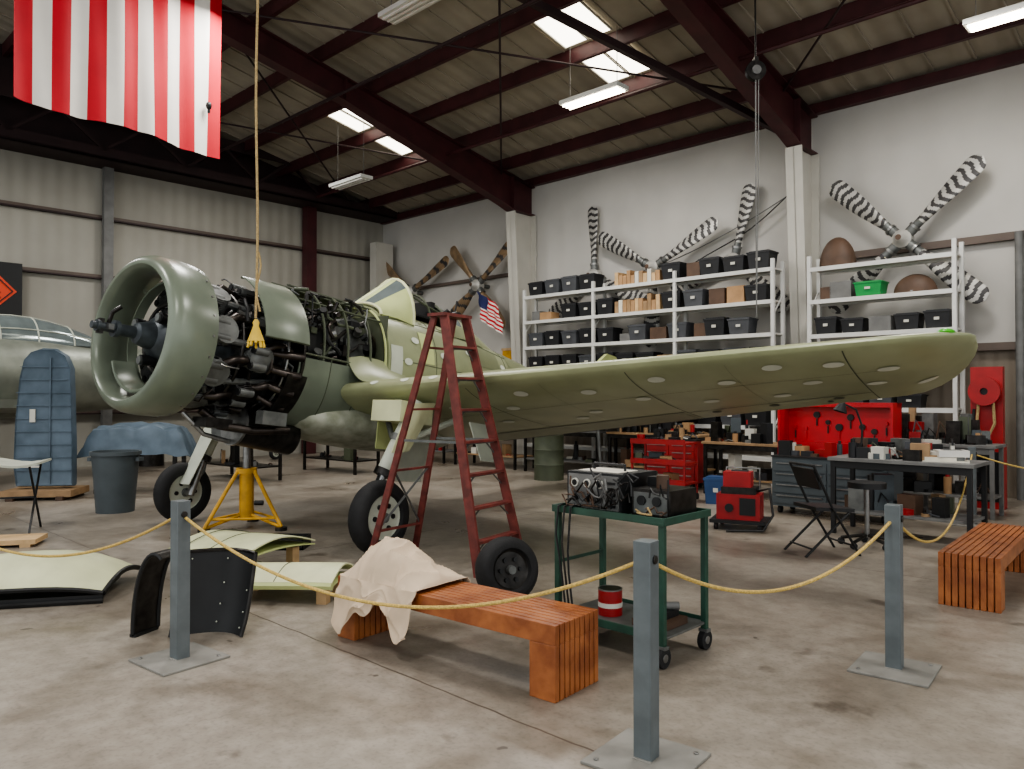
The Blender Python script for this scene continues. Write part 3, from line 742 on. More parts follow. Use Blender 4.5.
# ================================================================ JACK STAND
def jack(x,y,h,name='jack_stand'):
    mb=Mb()
    mb.cyl((0,0,.1),(0,0,h*.72),.085,'yellow',n=18); mb.cyl((0,0,h*.72),(0,0,h),.045,'steel'); mb.cyl((0,0,h),(0,0,h+.03),.08,'dark_metal')
    mb.cyl((0,0,h*.66),(0,0,h*.72),.12,'yellow',n=18)
    for k in range(3):
        a=math.radians(100+120*k); d=V((math.cos(a),math.sin(a),0))
        mb.tube([d*.1+Z*h*.7,d*.5+Z*.04],.024,'yellow'); mb.tube([d*.08+Z*.16,d*.5+Z*.04],.02,'yellow'); mb.cyl(d*.5,d*.5+Z*.04,.07,'dark_metal')
        e=V((math.cos(a+2.094),math.sin(a+2.094),0)); mb.tube([d*.42+Z*.14,e*.42+Z*.14],.015,'yellow')
    mb.cyl((.1,0,.3),(.2,0,.3),.03,'black')
    mb.obj(name,WM(x,y))
jack(-3.2,9.3,1.0)
# ================================================================ LADDER
mb=Mb()
sh=V((-.03,-.1,0))
Af=V((-.26,6.85,0))+sh;Bf=V((.13,7.47,0))+sh;Cf=V((-1.34,7.52,0))+sh;Df=V((-.97,8.04,0))+sh; tc=V((-.56,7.42,2.34))+sh; ab=(Bf-Af).normalized()
At=tc-ab*.17+V((.05,-.03,0));Bt=tc+ab*.17+V((.05,-.03,0));Ct=tc-ab*.15-V((.06,-.04,0));Dt=tc+ab*.15-V((.06,-.04,0))
out=(Af-Cf).normalized()
for a,b in((Af,At),(Bf,Bt)): mb.beam(a,b,.028,.09,'ladder_red',up=out)
for a,b in((Cf,Ct),(Df,Dt)): mb.beam(a,b,.028,.065,'ladder_red',up=out)
for k in range(1,8):
    f=k/8; p=Af.lerp(At,f); q=Bf.lerp(Bt,f); mb.beam(p,q,.09,.022,'ladder_red'); mb.beam(p-Z*.018,q-Z*.018,.02,.012,'steel_dull')
    mb.beam(p-Z*.12,p+(q-p)*.25-Z*.015,.01,.01,'steel_dull'); mb.beam(q-Z*.12,q+(p-q)*.25-Z*.015,.01,.01,'steel_dull')
for k in(1,3,5,7):
    f=k/8; mb.beam(Cf.lerp(Ct,f),Df.lerp(Dt,f),.04,.02,'ladder_red')
mb.beam(Cf.lerp(Ct,.13),Df.lerp(Dt,.38),.01,.02,'steel_dull'); mb.beam(Df.lerp(Dt,.13),Cf.lerp(Ct,.38),.01,.02,'steel_dull')
for a,b in((Af.lerp(At,.5),Cf.lerp(Ct,.5)),(Bf.lerp(Bt,.5),Df.lerp(Dt,.5))): mb.beam(a,b,.008,.025,'steel_dull')
mb.beam(tc-ab*.22+Z*.01,tc+ab*.22+Z*.01,.2,.03,'ladder_red')
mb.tube([tc-ab*.1+Z*.03,tc-ab*.05+Z*.06,tc+ab*.02+Z*.03,tc+ab*.1+Z*.05],.015,'black')
mb.obj('step_ladder')
# ================================================================ BENCHES
def bench(M,L=1.78,W=.42,h=.4):
    mb=Mb(); n=9; pw=W/n
    for i in range(n):
        y=-W/2+pw*(i+.5); w=pw*.82
        mb.bx(0,L,y-w/2,y+w/2,h-.105,h,'wood_rail')
        for x0 in(.0,L-.17): mb.bx(x0,x0+.17,y-w/2,y+w/2,0,h-.1055,'wood_rail')
    for x0 in(.03,L-.14): mb.bx(x0,x0+.11,-W/2+.01,W/2-.01,.02,h-.03,'wood_rail')
    for x in(L*.33,L*.66): mb.bx(x-.03,x+.03,-W/2+.01,W/2-.01,h-.1,h-.03,'wood_rail')
    mb.obj('slatted_bench',M,bevel=.003)
def alongM(x0,y0,x1,y1):
    a=math.atan2(y1-y0,x1-x0); return Matrix.Translation((x0,y0,0))@Matrix.Rotation(a,4,'Z')
dx,dy=.775,-.63; px,py=.63,.775
B0=V((-1.16+px*.21,5.13+py*.21,0)); BM=alongM(B0.x,B0.y,B0.x+dx,B0.y+dy)
bench(BM)
bx0,by0=3.26+.76*.21,5.92-.65*.21
bench(alongM(bx0,by0,bx0+.65,by0+.76),1.8)
mb=Mb(); g=[]
def ridge(a): return -abs(math.sin(a))**.6
for i in range(91):
    u=i/90; row=[]
    for j in range(91):
        v=j/90
        x=.06+.7*u
        env=math.sin(math.pi*u)**.55 if 0<u<1 else 0
        hem=.2+.09*math.sin(u*7+.8)+.05*math.sin(u*17)
        lump=.17+.05*math.sin(u*4.5+.4)
        if v<.12: y=.25-.02*v; z=.32+.085*v/.12
        elif v<.6:
            f=(v-.12)/.48; y=.235-.46*f; z=.425+(lump+.03)*env*math.sin(math.pi*f)**.6
        else:
            f=(v-.6)/.4; y=-.232-.05*f; z=.425-(.03+hem)*f
        nx=noise.noise(V((x*4,v*3,1.3))); n2=noise.noise(V((x*9,v*6,5.3)))
        r1=ridge(x*13+v*7+2.6*nx); r2=ridge(x*9-v*11+2.2*n2+1)
        on=(.12<=v<=.6); amp=min(1,env*1.2)
        if on:
            z+=(.045*r1+.03*r2+.04*nx+.035)*amp; z=max(z,.409+.004*env)
        else:
            y+=(-1 if v>.6 else 1)*(.035*(1+r1)*min(1,abs(f)*2 if v>.6 else .5)+.015*(1+r2))
            x+=.02*n2
        row.append(V((x+.03*nx,y,z)))
    g.append(row)
mb.sheet(g,'cloth',.004); mb.obj('drop_cloth',BM)
# ================================================================ POSTS & ROPE
PP=[(-2.01,4.68),(.59,3.40),(2.23,4.51),(5.67,9.5),(-4.9,6.2),(8.3,9.2)]
for x,y in PP[:6]:
    mb=Mb(); mb.bx(-.042,.042,-.042,.042,.012,.96,'post_grey'); mb.bx(-.21,.21,-.21,.21,0,.014,'base_grey')
    mb.beam((-.045,-.045,.014),(.045,-.045,.014),.015,.01,'base_grey'); mb.cyl((-.05,0,.88),(.05,0,.88),.02,'dark_metal',n=12)
    for a in(-.16,.16): mb.cyl((a,a,.014),(a,a,.02),.012,'steel',n=8)
    mb.obj('rope_post',WM(x,y,0,-38),bevel=.003)
mb=Mb()
def rope(a,b,sag):
    a=V((*a,.88));b=V((*b,.88)); pts=[]
    for i in range(41):
        f=i/40; p=a.lerp(b,f); p.z-=sag*4*f*(1-f); pts.append(p)
    mb.tube(pts,.0095,'rope',8)
rope(PP[4],PP[0],.4); rope(PP[0],PP[1],.37); rope(PP[1],PP[2],.27); rope(PP[2],PP[3],.5); rope(PP[3],PP[5],.25)
mb.obj('barrier_rope')
mb=Mb(); x,y=-2.33,7.0; zt=RZ(V((x,y,0)).dot(A))-.02
pts=[V((x+.01*math.sin(k*.8),y,zt+(2.3-zt)*k/20)) for k in range(21)]; mb.tube(pts,.012,'rope_old',8)
mb.lathe([(0,.012),(.03,.03),(.06,.025),(.2,.075),(.21,.001)],'foam',Matrix.Translation((x,y,2.29))@Matrix.Rotation(math.pi/2,4,'Y'),14)
for k in range(10):
    a=k*.628; mb.tube([V((x+.05*math.cos(a),y+.05*math.sin(a),2.12)),V((x+.075*math.cos(a),y+.075*math.sin(a),2.03+.02*(k%3))) ],.012,'foam',5)
mb.tube([V((x+.02*math.sin(k*.8)+.02,y,2.9-.06*k)) for k in range(10)],.01,'rope_old',6)
mb.obj('hoist_rope')
mb=Mb(); x,y=3.18,10.0; zt=RZ(V((x,y,0)).dot(A))-.02
mb.tube([V((x,y,5.75)),V((x,y,2.6))],.008,'grey',6); mb.tube([V((x+.04,y,5.75)),V((x+.03,y,4.2)),V((x,y,2.6))],.005,'grey',6)
mb.tube([V((x,y,zt)),V((x,y,5.95))],.012,'dark_metal',6)
Mq=frame(V((x,y,5.83)),V((0,1,0)),V((1,0,0)),V((0,0,-1)))
mb.lathe([(-.04,.06),(-.04,.13),(-.02,.11),(.02,.11),(.04,.13),(.04,.06),(-.04,.06)],'dark_metal',Mq,24); mb.cyl((x,y-.06,5.83),(x,y+.06,5.83),.06,'steel'); mb.box((x,y,5.9),(.05,.11,.2),'dark_metal')
mb.obj('rope_pulley')
# ================================================================ CART
CM=Matrix.Translation((.76,4.98,0))@Matrix.Rotation(-TH,4,'Z')
mb=Mb()
for a in(-.4,.4):
    for b in(-.24,.24):
        mb.bx(a-.018,a+.018,b-.018,b+.018,.1,.85,'cart_green')
        mb.cyl((a-.02,b,.06),(a+.02,b,.06),.06,'rubber',n=20); mb.cyl((a-.024,b,.06),(a+.024,b,.06),.025,'steel',n=12); mb.box((a,b,.12),(.06,.05,.02),'steel_dull')
mb.bx(-.43,.43,-.27,.27,.835,.85,'cart_green')
for y in(-.27,.26): mb.bx(-.43,.43,y,y+.012,.835,.88,'cart_green')
for x in(-.43,.42): mb.bx(x,x+.012,-.27,.27,.835,.88,'cart_green')
mb.bx(-.41,.41,-.25,.25,.16,.175,'steel_dull')
for y in(-.255,.245): mb.bx(-.41,.41,y,y+.01,.15,.2,'cart_green')
mb.bx(-.4,-.385,-.24,.24,.5,.52,'cart_green')
mb.obj('utility_cart',CM,bevel=.002)
mb=Mb(); mb.bx(-.38,.06,-.17,.22,.852,1.1,'black'); mb.bx(-.36,.04,-.182,-.17,.87,1.085,'grey')
for x in(-.3,-.2,-.1): mb.cyl((x,-.182,1.03),(x,-.195,1.03),.028,'label',n=14); mb.cyl((x,-.195,1.03),(x,-.197,1.03),.02,'black',n=14); mb.cyl((x,-.182,.93),(x,-.2,.93),.02,'black',n=12)
for i in range(5): mb.bx(-.05,.02,-.188,-.182,.89+.036*i,.905+.036*i,'black')
mb.bx(-.34,-.02,-.1,.12,1.1,1.103,'paper'); mb.tube([(-.3,.02,1.1),(-.3,.02,1.14),(-.05,.02,1.14),(-.05,.02,1.1)],.01,'black')
mb.bx(.1,.38,-.12,.18,.852,1.02,'dark_metal'); mb.bx(.12,.36,-.128,-.12,.87,1.0,'steel_dull'); mb.cyl((.18,-.13,.95),(.18,-.14,.95),.03,'black'); mb.cyl((.29,-.13,.95),(.29,-.14,.95),.03,'black')
mb.cyl((.25,0,1.02),(.25,0,1.1),.04,'brown'); mb.box((.16,.08,1.05),(.1,.08,.06),'black')
mb.obj('electrical_test_set',CM)
mb=Mb(); rnd=random.Random(3)
for i in range(15):
    pts=[V((rnd.uniform(-.3,.4),rnd.uniform(-.25,-.21),rnd.uniform(.9,1.1)))]
    for k in range(9):
        p=pts[-1]+V((rnd.uniform(-.07,.07),rnd.uniform(-.02,.02),rnd.uniform(-.09,.07))); p.x=max(-.4,min(.42,p.x)); p.y=max(-.26,min(-.205,p.y)); p.z=max(.89,min(1.13,p.z)); pts.append(p)
    mb.tube(pts,.006,rnd.choice(['black','black','black','black','dark_metal','grey','brown','rope_old']),6)
for k in range(3): mb.tube([V((-.35+.05*k,-.25,.89)),V((-.36+.05*k,-.285,.88)),V((-.37+.05*k,-.3,.7-.05*k)),V((-.33+.03*k,-.29,.45)),V((-.3+.03*k,-.29,.25))],.007,['black','dark_metal','black'][k],6)
mb.obj('cable_bundle',CM)
mb=Mb(); mb.cyl((.0,0,.177),(.0,0,.34),.078,'red',n=24); mb.cyl((0,0,.23),(0,0,.26),.0795,'label',n=24); mb.cyl((0,0,.34),(0,0,.345),.07,'dark_metal',n=24); mb.lathe([(0,.08),(.008,.08),(.008,.07),(0,.07),(0,.08)],'steel',Matrix.Translation((0,0,.338))@Matrix.Rotation(-math.pi/2,4,'Y'),24)
mb.obj('coffee_can',CM@Matrix.Translation((-.12,-.05,0)))
mb=Mb(); mb.bx(.12,.35,-.15,.12,.177,.22,'brown'); mb.bx(.14,.3,-.1,.1,.22,.26,'black'); mb.cyl((.2,0,.28),(.3,.1,.28),.025,'grey'); mb.obj('tool_bag',CM)
mb=Mb(); wheel(mb,V((0,0,.255)),V((.55,-1,.18)),.25,.2,'dark_metal')
mb.obj('spare_tire',WM(-.04,5.95,-.0))
# ================================================================ floor parts on left
mb=Mb(); g=[]
for i in range(13):
    x=-.65+1.3*i/12; g.append([V((x+.1*k/14,-.42+.84*k/14,.04+.29*math.sin(math.pi*(.1+.8*k/14))*(1-.6*(abs(x)/.65)**3))) for k in range(15)])
mb.sheet(g,'zinc_pale',.012); 
for i in(2,6,10): mb.tube([p-V((0,0,.012)) for p in g[i]],.012,'olive_dark',6)
mb.tube([p for p in g[12]],.022,'black',6); mb.tube([r[0] for r in g],.02,'black',6); mb.tube([V((r[0].x,r[0].y-.01,.02)) for r in g],.02,'black',6)
mb.sheet([[V((p.x,p.y,.03+.1*k/3)) for p in [r[0] for r in g]] for k in range(2)],'black',.01)
mb.sheet([[V((-.6+1.2*i/3,-.38+.7*k/3,.03)) for k in range(4)] for i in range(4)],'black',.01)
mb.obj('wing_fairing',WM(-3.88,6.2,0,14))
mb=Mb(); g=[]
for i in range(13):
    a=i/12; row=[]
    for k in range(13):
        f=k/12; row.append(V((-.06+.46*f+.04*a,.16*math.sin(f*2.6)+.12*a,.0+.54*a-(.09*math.sin(a*3))*f)))
    g.append(row)
mb.sheet(g,'black',.012)
for k in(0,12): mb.tube([r[k] for r in g],.013,'dark_metal',6)
mb.tube(g[12],.014,'dark_metal',6)
for i in(2,5,8,11):
    for k in(1,6,11): mb.sph(g[i][k]+V((0,-.014,0)),.006,'primer',8,5)
g=[]
for i in range(15):
    a=math.radians(-10+120*i/14); g.append([V((-.3+.012*k+.22*(1-math.cos(a))*.7,-.05+.05*k,.02+.56*math.sin(max(0,a))*.95)) for k in range(5)])
mb.sheet(g,'dark_metal',.014)
for k in(0,4): mb.tube([r[k] for r in g],.014,'black',6)
mb.beam((-.3,-.05,.01),(-.27,.15,.01),.05,.02,'black'); mb.beam((-.16,.05,.54),(0,.1,.53),.05,.02,'black')
mb.obj('cowl_fairing',WM(-2.2,5.1,0,-10))
def flap(x,y,r,L,W,z):
    mb=Mb(); g=[]
    for i in range(13):
        xx=-L/2+L*i/12; g.append([V((xx,-W/2+W*k/10,z+.09*math.sin(math.pi*k/10)+.015*math.sin(xx*3))) for k in range(11)])
    mb.sheet(g,'zinc_pale',.012); mb.tube([r_[0]-V((0,0,.02)) for r_ in g],.03,'zinc',6)
    mb.sheet([[p-V((0,0,.03+.06*math.sin(math.pi*k/10))) for k,p in enumerate(r_)] for r_ in g],'zinc',.01)
    for q in(-.33,0,.33): mb.tube([V((q*L,p.y,p.z+.013)) for p in g[6]],.004,'olive_dark',5)
    for a in(-L*.38,L*.38):
        for b in(-W*.3,W*.3): mb.bx(a-.04,a+.04,b-.04,b+.04,0,z-.02,'wood_pale')
    mb.obj('flap_panel',WM(x,y,0,r))
flap(-2.4,6.9,-30,.95,.8,.26); flap(-1.78,6.15,-10,.95,.5,.16)
mb=Mb()
for i,(x,y) in enumerate(((0,0),(.5,.1))):
    mb.bx(x-.2,x+.2,y-.15,y+.15,0,.02,'black')
    for a in(-.2,.19): mb.bx(x+a,x+a+.012,y-.15,y+.15,0,.12,'black')
    for a in(-.15,.14): mb.bx(x-.2,x+.2,y+a,y+a+.012,0,.12,'black')
    mb.cyl((x,y,.02),(x,y,.1),.08,'dark_metal')
mb.obj('drip_tray',WM(-2.85,8.0))
mb=Mb()
pts2=[(-.4,.0)]+[(-.44,.3),(-.42,1.0),(-.36,1.7),(-.3,1.98),(-.2,2.1),(-.05,2.15),(.15,2.14),(.3,2.05),(.38,1.85),(.4,1.3),(.42,.6),(.42,.0)]
rr=[]
for y,k in((-.07,.94),(-.09,.98),(0,1.0),(.09,.98),(.07,.94)): rr.append([V((x*k,y,1.05+(z-1.05)*k)) for x,z in pts2])
mb.loft(rr,'blue_grey',True,True)
for i in range(9):
    z=.25+.2*i; w=.4 if z<1.6 else .34; mb.bx(-w,w,-.1,-.085,z,z+.01,'blue_grey')
mb.bx(.08,.1,-.1,-.088,.05,2.0,'blue_grey'); mb.bx(-.2,-.12,-.105,-.09,1.0,1.2,'label'); mb.bx(-.3,-.05,-.1,-.09,.3,.33,'label')
mb.bx(-.5,.5,-.35,.35,-.13,-.03,'plywood')
for a in(-.35,.35): mb.bx(a-.05,a+.05,-.4,.4,-.18,-.12,'brown')
mb.obj('horizontal_stabilizer',WM(-7.25,12.0,.18,8))
mb=Mb(); Mz=Matrix.Rotation(-math.pi/2,4,'Y')
mb.lathe([(0,.001),(0,.24),(.4,.27),(.78,.3),(.78,.325),(.83,.325),(.83,.295),(.75,.29),(.05,.23),(.05,.001)],'bin_grey',Mz,32)
for sg in(-1,1): mb.box((sg*.33,0,.72),(.05,.14,.05),'bin_grey')
mb.obj('trash_can',WM(-5.45,10.6))
mb=Mb(); g=[[V((-.5+.85*i/8,-.35+.7*k/6,.8+.03*math.sin(i*.8))) for k in range(7)] for i in range(9)]
mb.sheet(g,'primer',.025)
for a in(-.35,.25):
    mb.beam((a,-.3,0),(a,.3,.8),.02,.02,'black'); mb.beam((a,.3,0),(a,-.3,.8),.02,.02,'black')
mb.beam((-.35,0,.4),(.25,0,.4),.02,.02,'black'); mb.obj('work_stand',WM(-5.85,9.0,0,20))
mb=Mb(); mb.bx(-.45,.45,-.2,.2,.03,.08,'wood_pale'); mb.bx(-.4,-.3,-.2,.2,0,.03,'wood_pale'); mb.bx(.3,.4,-.2,.2,0,.03,'wood_pale'); mb.obj('wood_dolly',WM(-5.5,8.2,0,15))
# ================================================================ silver airplane
SO=V((-8.9,14.3,1.95))+V((.53,.848,0))*2.0; SM=Matrix.Translation(SO)@Matrix.Rotation(math.radians(58),4,'Z')
mb=Mb(); rings=[]
for x,zt,zb,hw in((-8,.6,-.8,.7),(-6,.72,-.85,.8),(-4,.76,-.85,.78),(-2,.74,-.75,.7),(0,.62,-.6,.52),(2,.44,-.36,.34),(3.6,.3,-.15,.16),(4.2,.2,-.02,.04)):
    rings.append([V((x,hw*math.cos(a),(zt+zb)/2+(zt-zb)/2*math.sin(a))) for a in [2*math.pi*k/30 for k in range(30)]])
mb.loft(rings,'alu',True,True)
g=[]
for i in range(11):
    x=-4.0+3.2*i/10; h=.52*math.sin(math.pi*(i+.5)/11)**.7; g.append([V((x,.38*math.cos(a),.58+h*math.sin(a))) for a in [math.pi*k/12 for k in range(13)]])
mb.sheet(g,'glass',.01); 
for i in(0,2,4,6,8,10): mb.tube(g[i],.016,'primer',6)
for k in(2,6,10): mb.tube([r[k] for r in g],.012,'primer',6)
for sg in(-1,1):
    L_=1.5 if sg<0 else 1.9
    w=[V((-4.5,.5*sg,-.6)),V((-4.2,L_*sg,-.5)),V((-2.9,L_*sg,-.5)),V((-2.4,.5*sg,-.6))]
    mb.loft([[p+V((0,0,.08)) for p in w],[p-V((0,0,.06)) for p in w]],'alu',True,False)
f_=[V((3.0,0,.2)),V((3.7,0,1.2)),V((4.2,0,1.25)),V((4.4,0,.1))]
mb.loft([[p+V((0,.03,0)) for p in f_],[p-V((0,.03,0)) for p in f_]],'alu',True,False)
for sg in(-1,1):
    mb.cyl((-3.8,1.15*sg,-.5),(-3.9,1.15*sg,-1.5),.06,'steel_dull'); wheel(mb,V((-3.9,1.15*sg,-1.6)),V((0,1,0)),.35,.2)
mb.cyl((3.6,0,-.1),(3.7,0,-1.7),.04,'steel_dull'); wheel(mb,V((3.7,0,-1.78)),V((0,1,0)),.17,.1)
mb.obj('silver_airplane',SM)
mb=Mb(); g=[]
for i in range(25):
    row=[]
    for k in range(21):
        u=(i/24-.5)*2; v=(k/20-.5)*2; e=max(abs(u),abs(v)); drop=max(0,e-.78)/.22
        row.append(V((u*.85,v*.45,1.0+.12*math.cos(u*1.4)*math.cos(v*1.3)+.06*noise.noise(V((i*.3,k*.3,2)))-.4*drop)))
    g.append(row)
mb.sheet(g,'blue_grey',.01)
for a in(-.6,.6):
    for b in(-.3,.3): mb.bx(a-.03,a+.03,b-.03,b+.03,0,.9,'dark_metal')
mb.bx(-.66,.66,-.34,.34,.86,.9,'plywood'); mb.obj('covered_table',WM(-6.2,12.9,0,10))
# ================================================================ WORKSHOP
CL=['card','label','dark_metal','brown','red','steel_dull','black','grey','plywood','black','steel','dark_metal','brown','bin_black','bin_grey','olive_dark','black','bin_mid']
def clutter(mb,x0,x1,y0,y1,z,n,seed,hm=.25):
    r=random.Random(seed)
    for i in range(n):
        x=r.uniform(x0,x1);y=r.uniform(y0,y1);m=r.choice(CL); h=.04+(hm-.04)*r.random()**2; w=r.uniform(.05,.13)
        k=r.random()
        if k<.5: mb.box((x,y,z+h/2),(w*1.7,w*1.2,h),m,Matrix.Rotation(r.uniform(-.6,.6),3,'Z'))
        elif k<.72:
            mb.cyl((x,y,z),(x,y,z+h*.8),w*.4,m,n=12); mb.cyl((x,y,z+h*.8),(x,y,z+h),w*.22,r.choice(['black','red','dark_metal']),n=10)
        elif k<.88: mb.tube([(x,y,z+.01),(x+.05,y+.02,z+h*.8),(x+.12,y,z+h*.5),(x+.16,y-.03,z+.02)],.01,m,6)
        else: mb.lathe([(0,.001),(0,w*.5),(h*.5,w*.55),(h*.5,w*.5),(.01,w*.4),(.01,.001)],m,Matrix.Translation((x,y,z))@Matrix.Rotation(-math.pi/2,4,'Y'),14)
def table(name,M,L,W,h,top,leg,shelf=True,cl=None):
    mb=Mb(); mb.bx(-L/2,L/2,-W/2,W/2,h-.04,h,top)
    for a in(-L/2+.05,L/2-.05):
        for b in(-W/2+.05,W/2-.05): mb.bx(a-.025,a+.025,b-.025,b+.025,0,h-.04,leg)
    mb.bx(-L/2+.04,L/2-.04,-W/2+.03,-W/2+.05,h-.12,h-.04,leg)
    if shelf: mb.bx(-L/2+.04,L/2-.04,-W/2+.05,W/2-.05,.25,.28,top)
    mb.obj(name,M,bevel=.003)
    if cl:
        n,seed,hm=cl; m2=Mb(); clutter(m2,-L/2+.1,L/2-.2,-W/2+.08,W/2-.08,h,n,seed,hm); m2.obj('bench_clutter',M)
        if shelf: m2=Mb(); clutter(m2,-L/2+.15,L/2-.25,-W/2+.1,W/2-.1,.28,max(6,n//3),seed+50,.42); m2.obj('shelf_clutter',M)
for i,s0 in enumerate((-14.6,-12.3,-10.1,-7.9)):
    table('workbench',HM(s0,12.2),2.0,.7,.9,'plywood' if i%2 else 'grey','dark_metal',True,(44,20+i,.4))
def chest(L,W,h,mat,dr=5):
    mb=Mb(); mb.bx(-L/2,L/2,-W/2,W/2,.1,h,mat)
    n=dr
    for i in range(n):
        z0=.14+(h-.18)*i/n; z1=.14+(h-.18)*(i+1)/n-.015
        for a,b in((-L/2+.02,-.01),(.01,L/2-.02)):
            mb.bx(a,b,-W/2-.015,-W/2,z0,z1,mat); mb.bx(a+.05,b-.05,-W/2-.035,-W/2-.015,z1-.03,z1-.015,'steel')
    for a in(-L/2+.08,L/2-.08):
        for b in(-W/2+.08,W/2-.08): mb.cyl((a-.02,b,.05),(a+.02,b,.05),.05,'rubber',n=14)
    mb.bx(-L/2-.01,L/2+.01,-W/2-.02,W/2+.01,h,h+.02,'black')
    return mb
mb=chest(.95,.5,.82,'red'); clutter(mb,-.4,.3,-.2,.2,.84,14,77); mb.obj('tool_cabinet',WM(2.85,13.45,0,-36))
mb=Mb()
for z in(.25,.55,.85): mb.bx(-.45,.45,-.25,.25,z,z+.03,'red'); mb.bx(-.45,.45,-.26,-.25,z,z+.08,'red')
for a in(-.43,.43):
    for b in(-.23,.23): mb.bx(a-.015,a+.015,b-.015,b+.015,.1,.88,'red'); mb.cyl((a-.02,b,.05),(a+.02,b,.05),.05,'rubber',n=12)
clutter(mb,-.38,.25,-.18,.18,.88,12,78); clutter(mb,-.38,.25,-.18,.18,.58,10,79,.2); clutter(mb,-.38,.25,-.18,.18,.28,10,71,.2); mb.obj('service_cart',WM(2.35,11.9,0,-36))
M=Matrix.Translation((4.28,10.2,0))@Matrix.Rotation(-TH,4,'Z')
mb=chest(1.5,.55,.76,'bin_grey',4)
mb.bx(-.75,.75,.2,.24,.78,1.5,'tool_red'); mb.bx(-.75,-.72,-.1,.24,.78,1.5,'tool_red'); mb.bx(.72,.75,-.1,.24,.78,1.5,'tool_red'); mb.bx(-.75,.75,.05,.24,1.44,1.5,'tool_red'); mb.bx(-.72,.72,.12,.2,.78,.95,'tool_red')
r=random.Random(4)
for i in range(9):
    x=-.62+.15*i; z=r.uniform(1.1,1.35); mb.cyl((x,.2,z),(x,.17,z),r.uniform(.02,.05),r.choice(['black','tool_red','dark_metal']),n=12); mb.box((x,.185,z-.1),(.016,.012,.1),r.choice(['dark_metal','black','tool_red']))
clutter(mb,-.65,.5,-.2,.05,.78,24,80,.22)
mb.obj('tool_chest',M)
table('work_table',Matrix.Translation((4.45,8.7,0))@Matrix.Rotation(-TH,4,'Z'),1.5,.7,.88,'grey','black',True,(70,90,.24))
table('work_table',Matrix.Translation((6.0,8.1,0))@Matrix.Rotation(-TH+.1,4,'Z'),.9,.55,.92,'plywood','black',True,(30,92,.22))
table('workbench',Matrix.Translation((5.85,10.5,0))@Matrix.Rotation(-TH,4,'Z'),1.4,.6,.95,'grey','grey',True,(50,93,.4))
table('workbench',HM(-4.3,12.2),2.0,.6,.95,'grey','grey',True,(60,94,.5))
table('workbench',WM(3.75,12.3,0,-44),1.3,.6,.85,'plywood','dark_metal',True,(40,95,.4))
mb=Mb(); mb.bx(-.22,.22,-.14,.14,0,.012,'paper'); mb.bx(-.2,.1,-.12,.1,.012,.05,'paper'); mb.box((.05,0,.09),(.3,.2,.07),'white',Matrix.Rotation(.3,3,'Z')); mb.box((-.1,.02,.08),(.2,.16,.05),'label',Matrix.Rotation(-.4,3,'Z')); mb.obj('paper_stack',WM(4.7,8.35,.88,-30))
mb=Mb(); mb.cyl((0,0,0),(0,0,.03),.08,'black'); mb.tube([(0,0,.03),(.02,0,.35),(-.05,0,.55),(-.2,0,.62)],.012,'black',8); mb.lathe([(0,.02),(.05,.05),(.12,.08),(.12,.07),(.05,.04),(0,.01)],'black',Matrix.Translation((-.2,0,.64))@Matrix.Rotation(math.radians(110),4,'Y'),18)
mb.obj('desk_lamp',WM(4.05,8.95,.88,0))
mb=Mb(); mb.cyl((0,0,0),(0,0,.06),.08,'dark_metal'); mb.box((0,0,.12),(.1,.22,.12),'steel_dull'); mb.box((0,-.18,.14),(.14,.05,.12),'steel_dull'); mb.cyl((0,-.3,.1),(0,0,.1),.02,'steel'); mb.cyl((-.1,-.3,.1),(.1,-.3,.1),.01,'steel')
mb.obj('bench_vise',WM(5.75,8.1,.92,-40))
def chair(x,y,r):
    mb=Mb(); k='black'
    for a in(-.22,.22):
        mb.tube([(a,-.28,0),(a,.02,.48),(a,.22,.9)],.013,k,8); mb.tube([(a*.9,.3,0),(a*.9,-.2,.45)],.013,k,8)
    mb.box((0,-.02,.46),(.42,.42,.035),k,Matrix.Rotation(.06,3,'X')); mb.tube([(-.22,.22,.9),(.22,.22,.9)],.013,k)
    mb.sheet([[V((-.21+.42*i/6,.14+.08*j/4-.02*math.sin(i*.5),.66+.2*j/4)) for j in range(5)] for i in range(7)],k,.015)
    mb.tube([(-.22,-.22,.1),(.22,-.22,.1)],.01,k); mb.tube([(-.2,.23,.08),(.2,.23,.08)],.01,k)
    mb.obj('folding_chair',WM(x,y,0,r))
chair(3.15,7.85,100)
mb=Mb(); mb.cyl((0,0,.62),(0,0,.68),.19,'black',n=24); mb.cyl((0,0,.1),(0,0,.62),.025,'steel')
for k in range(5):
    a=k*1.2566; d=V((math.cos(a),math.sin(a),0)); mb.tube([d*.03+Z*.12,d*.26+Z*.07],.018,'dark_metal'); mb.cyl(d*.26+V((0,-.015,.035)),d*.26+V((0,.015,.035)),.035,'rubber',n=12)
mb.obj('shop_stool',WM(3.75,8.15))
mb=Mb(); mb.bx(-.25,.25,-.18,.18,.12,.42,'red'); mb.bx(-.2,.2,-.15,.15,.42,.5,'dark_metal'); mb.bx(-.32,.32,-.25,.25,.08,.12,'black')
for a in(-.25,.25):
    for b in(-.2,.2): mb.cyl((a-.02,b,.045),(a+.02,b,.045),.045,'rubber',n=12)
mb.tube([(-.2,.18,.42),(-.2,.25,.7),(.2,.25,.7),(.2,.18,.42)],.014,'steel'); mb.tube([(.2,0,.45),(.35,-.1,.5),(.4,-.2,.2),(.3,-.3,.03),(-.1,-.4,.02)],.015,'black')
mb.bx(-.18,.14,-.12,.12,.5,.68,'red'); mb.cyl((-.1,-.19,.26),(-.1,-.2,.26),.05,'black'); mb.bx(.02,.2,-.19,-.18,.18,.38,'black'); mb.cyl((-.1,0,.68),(.1,0,.68),.02,'black')
mb.obj('shop_vacuum',WM(2.75,9.3,0,-25))
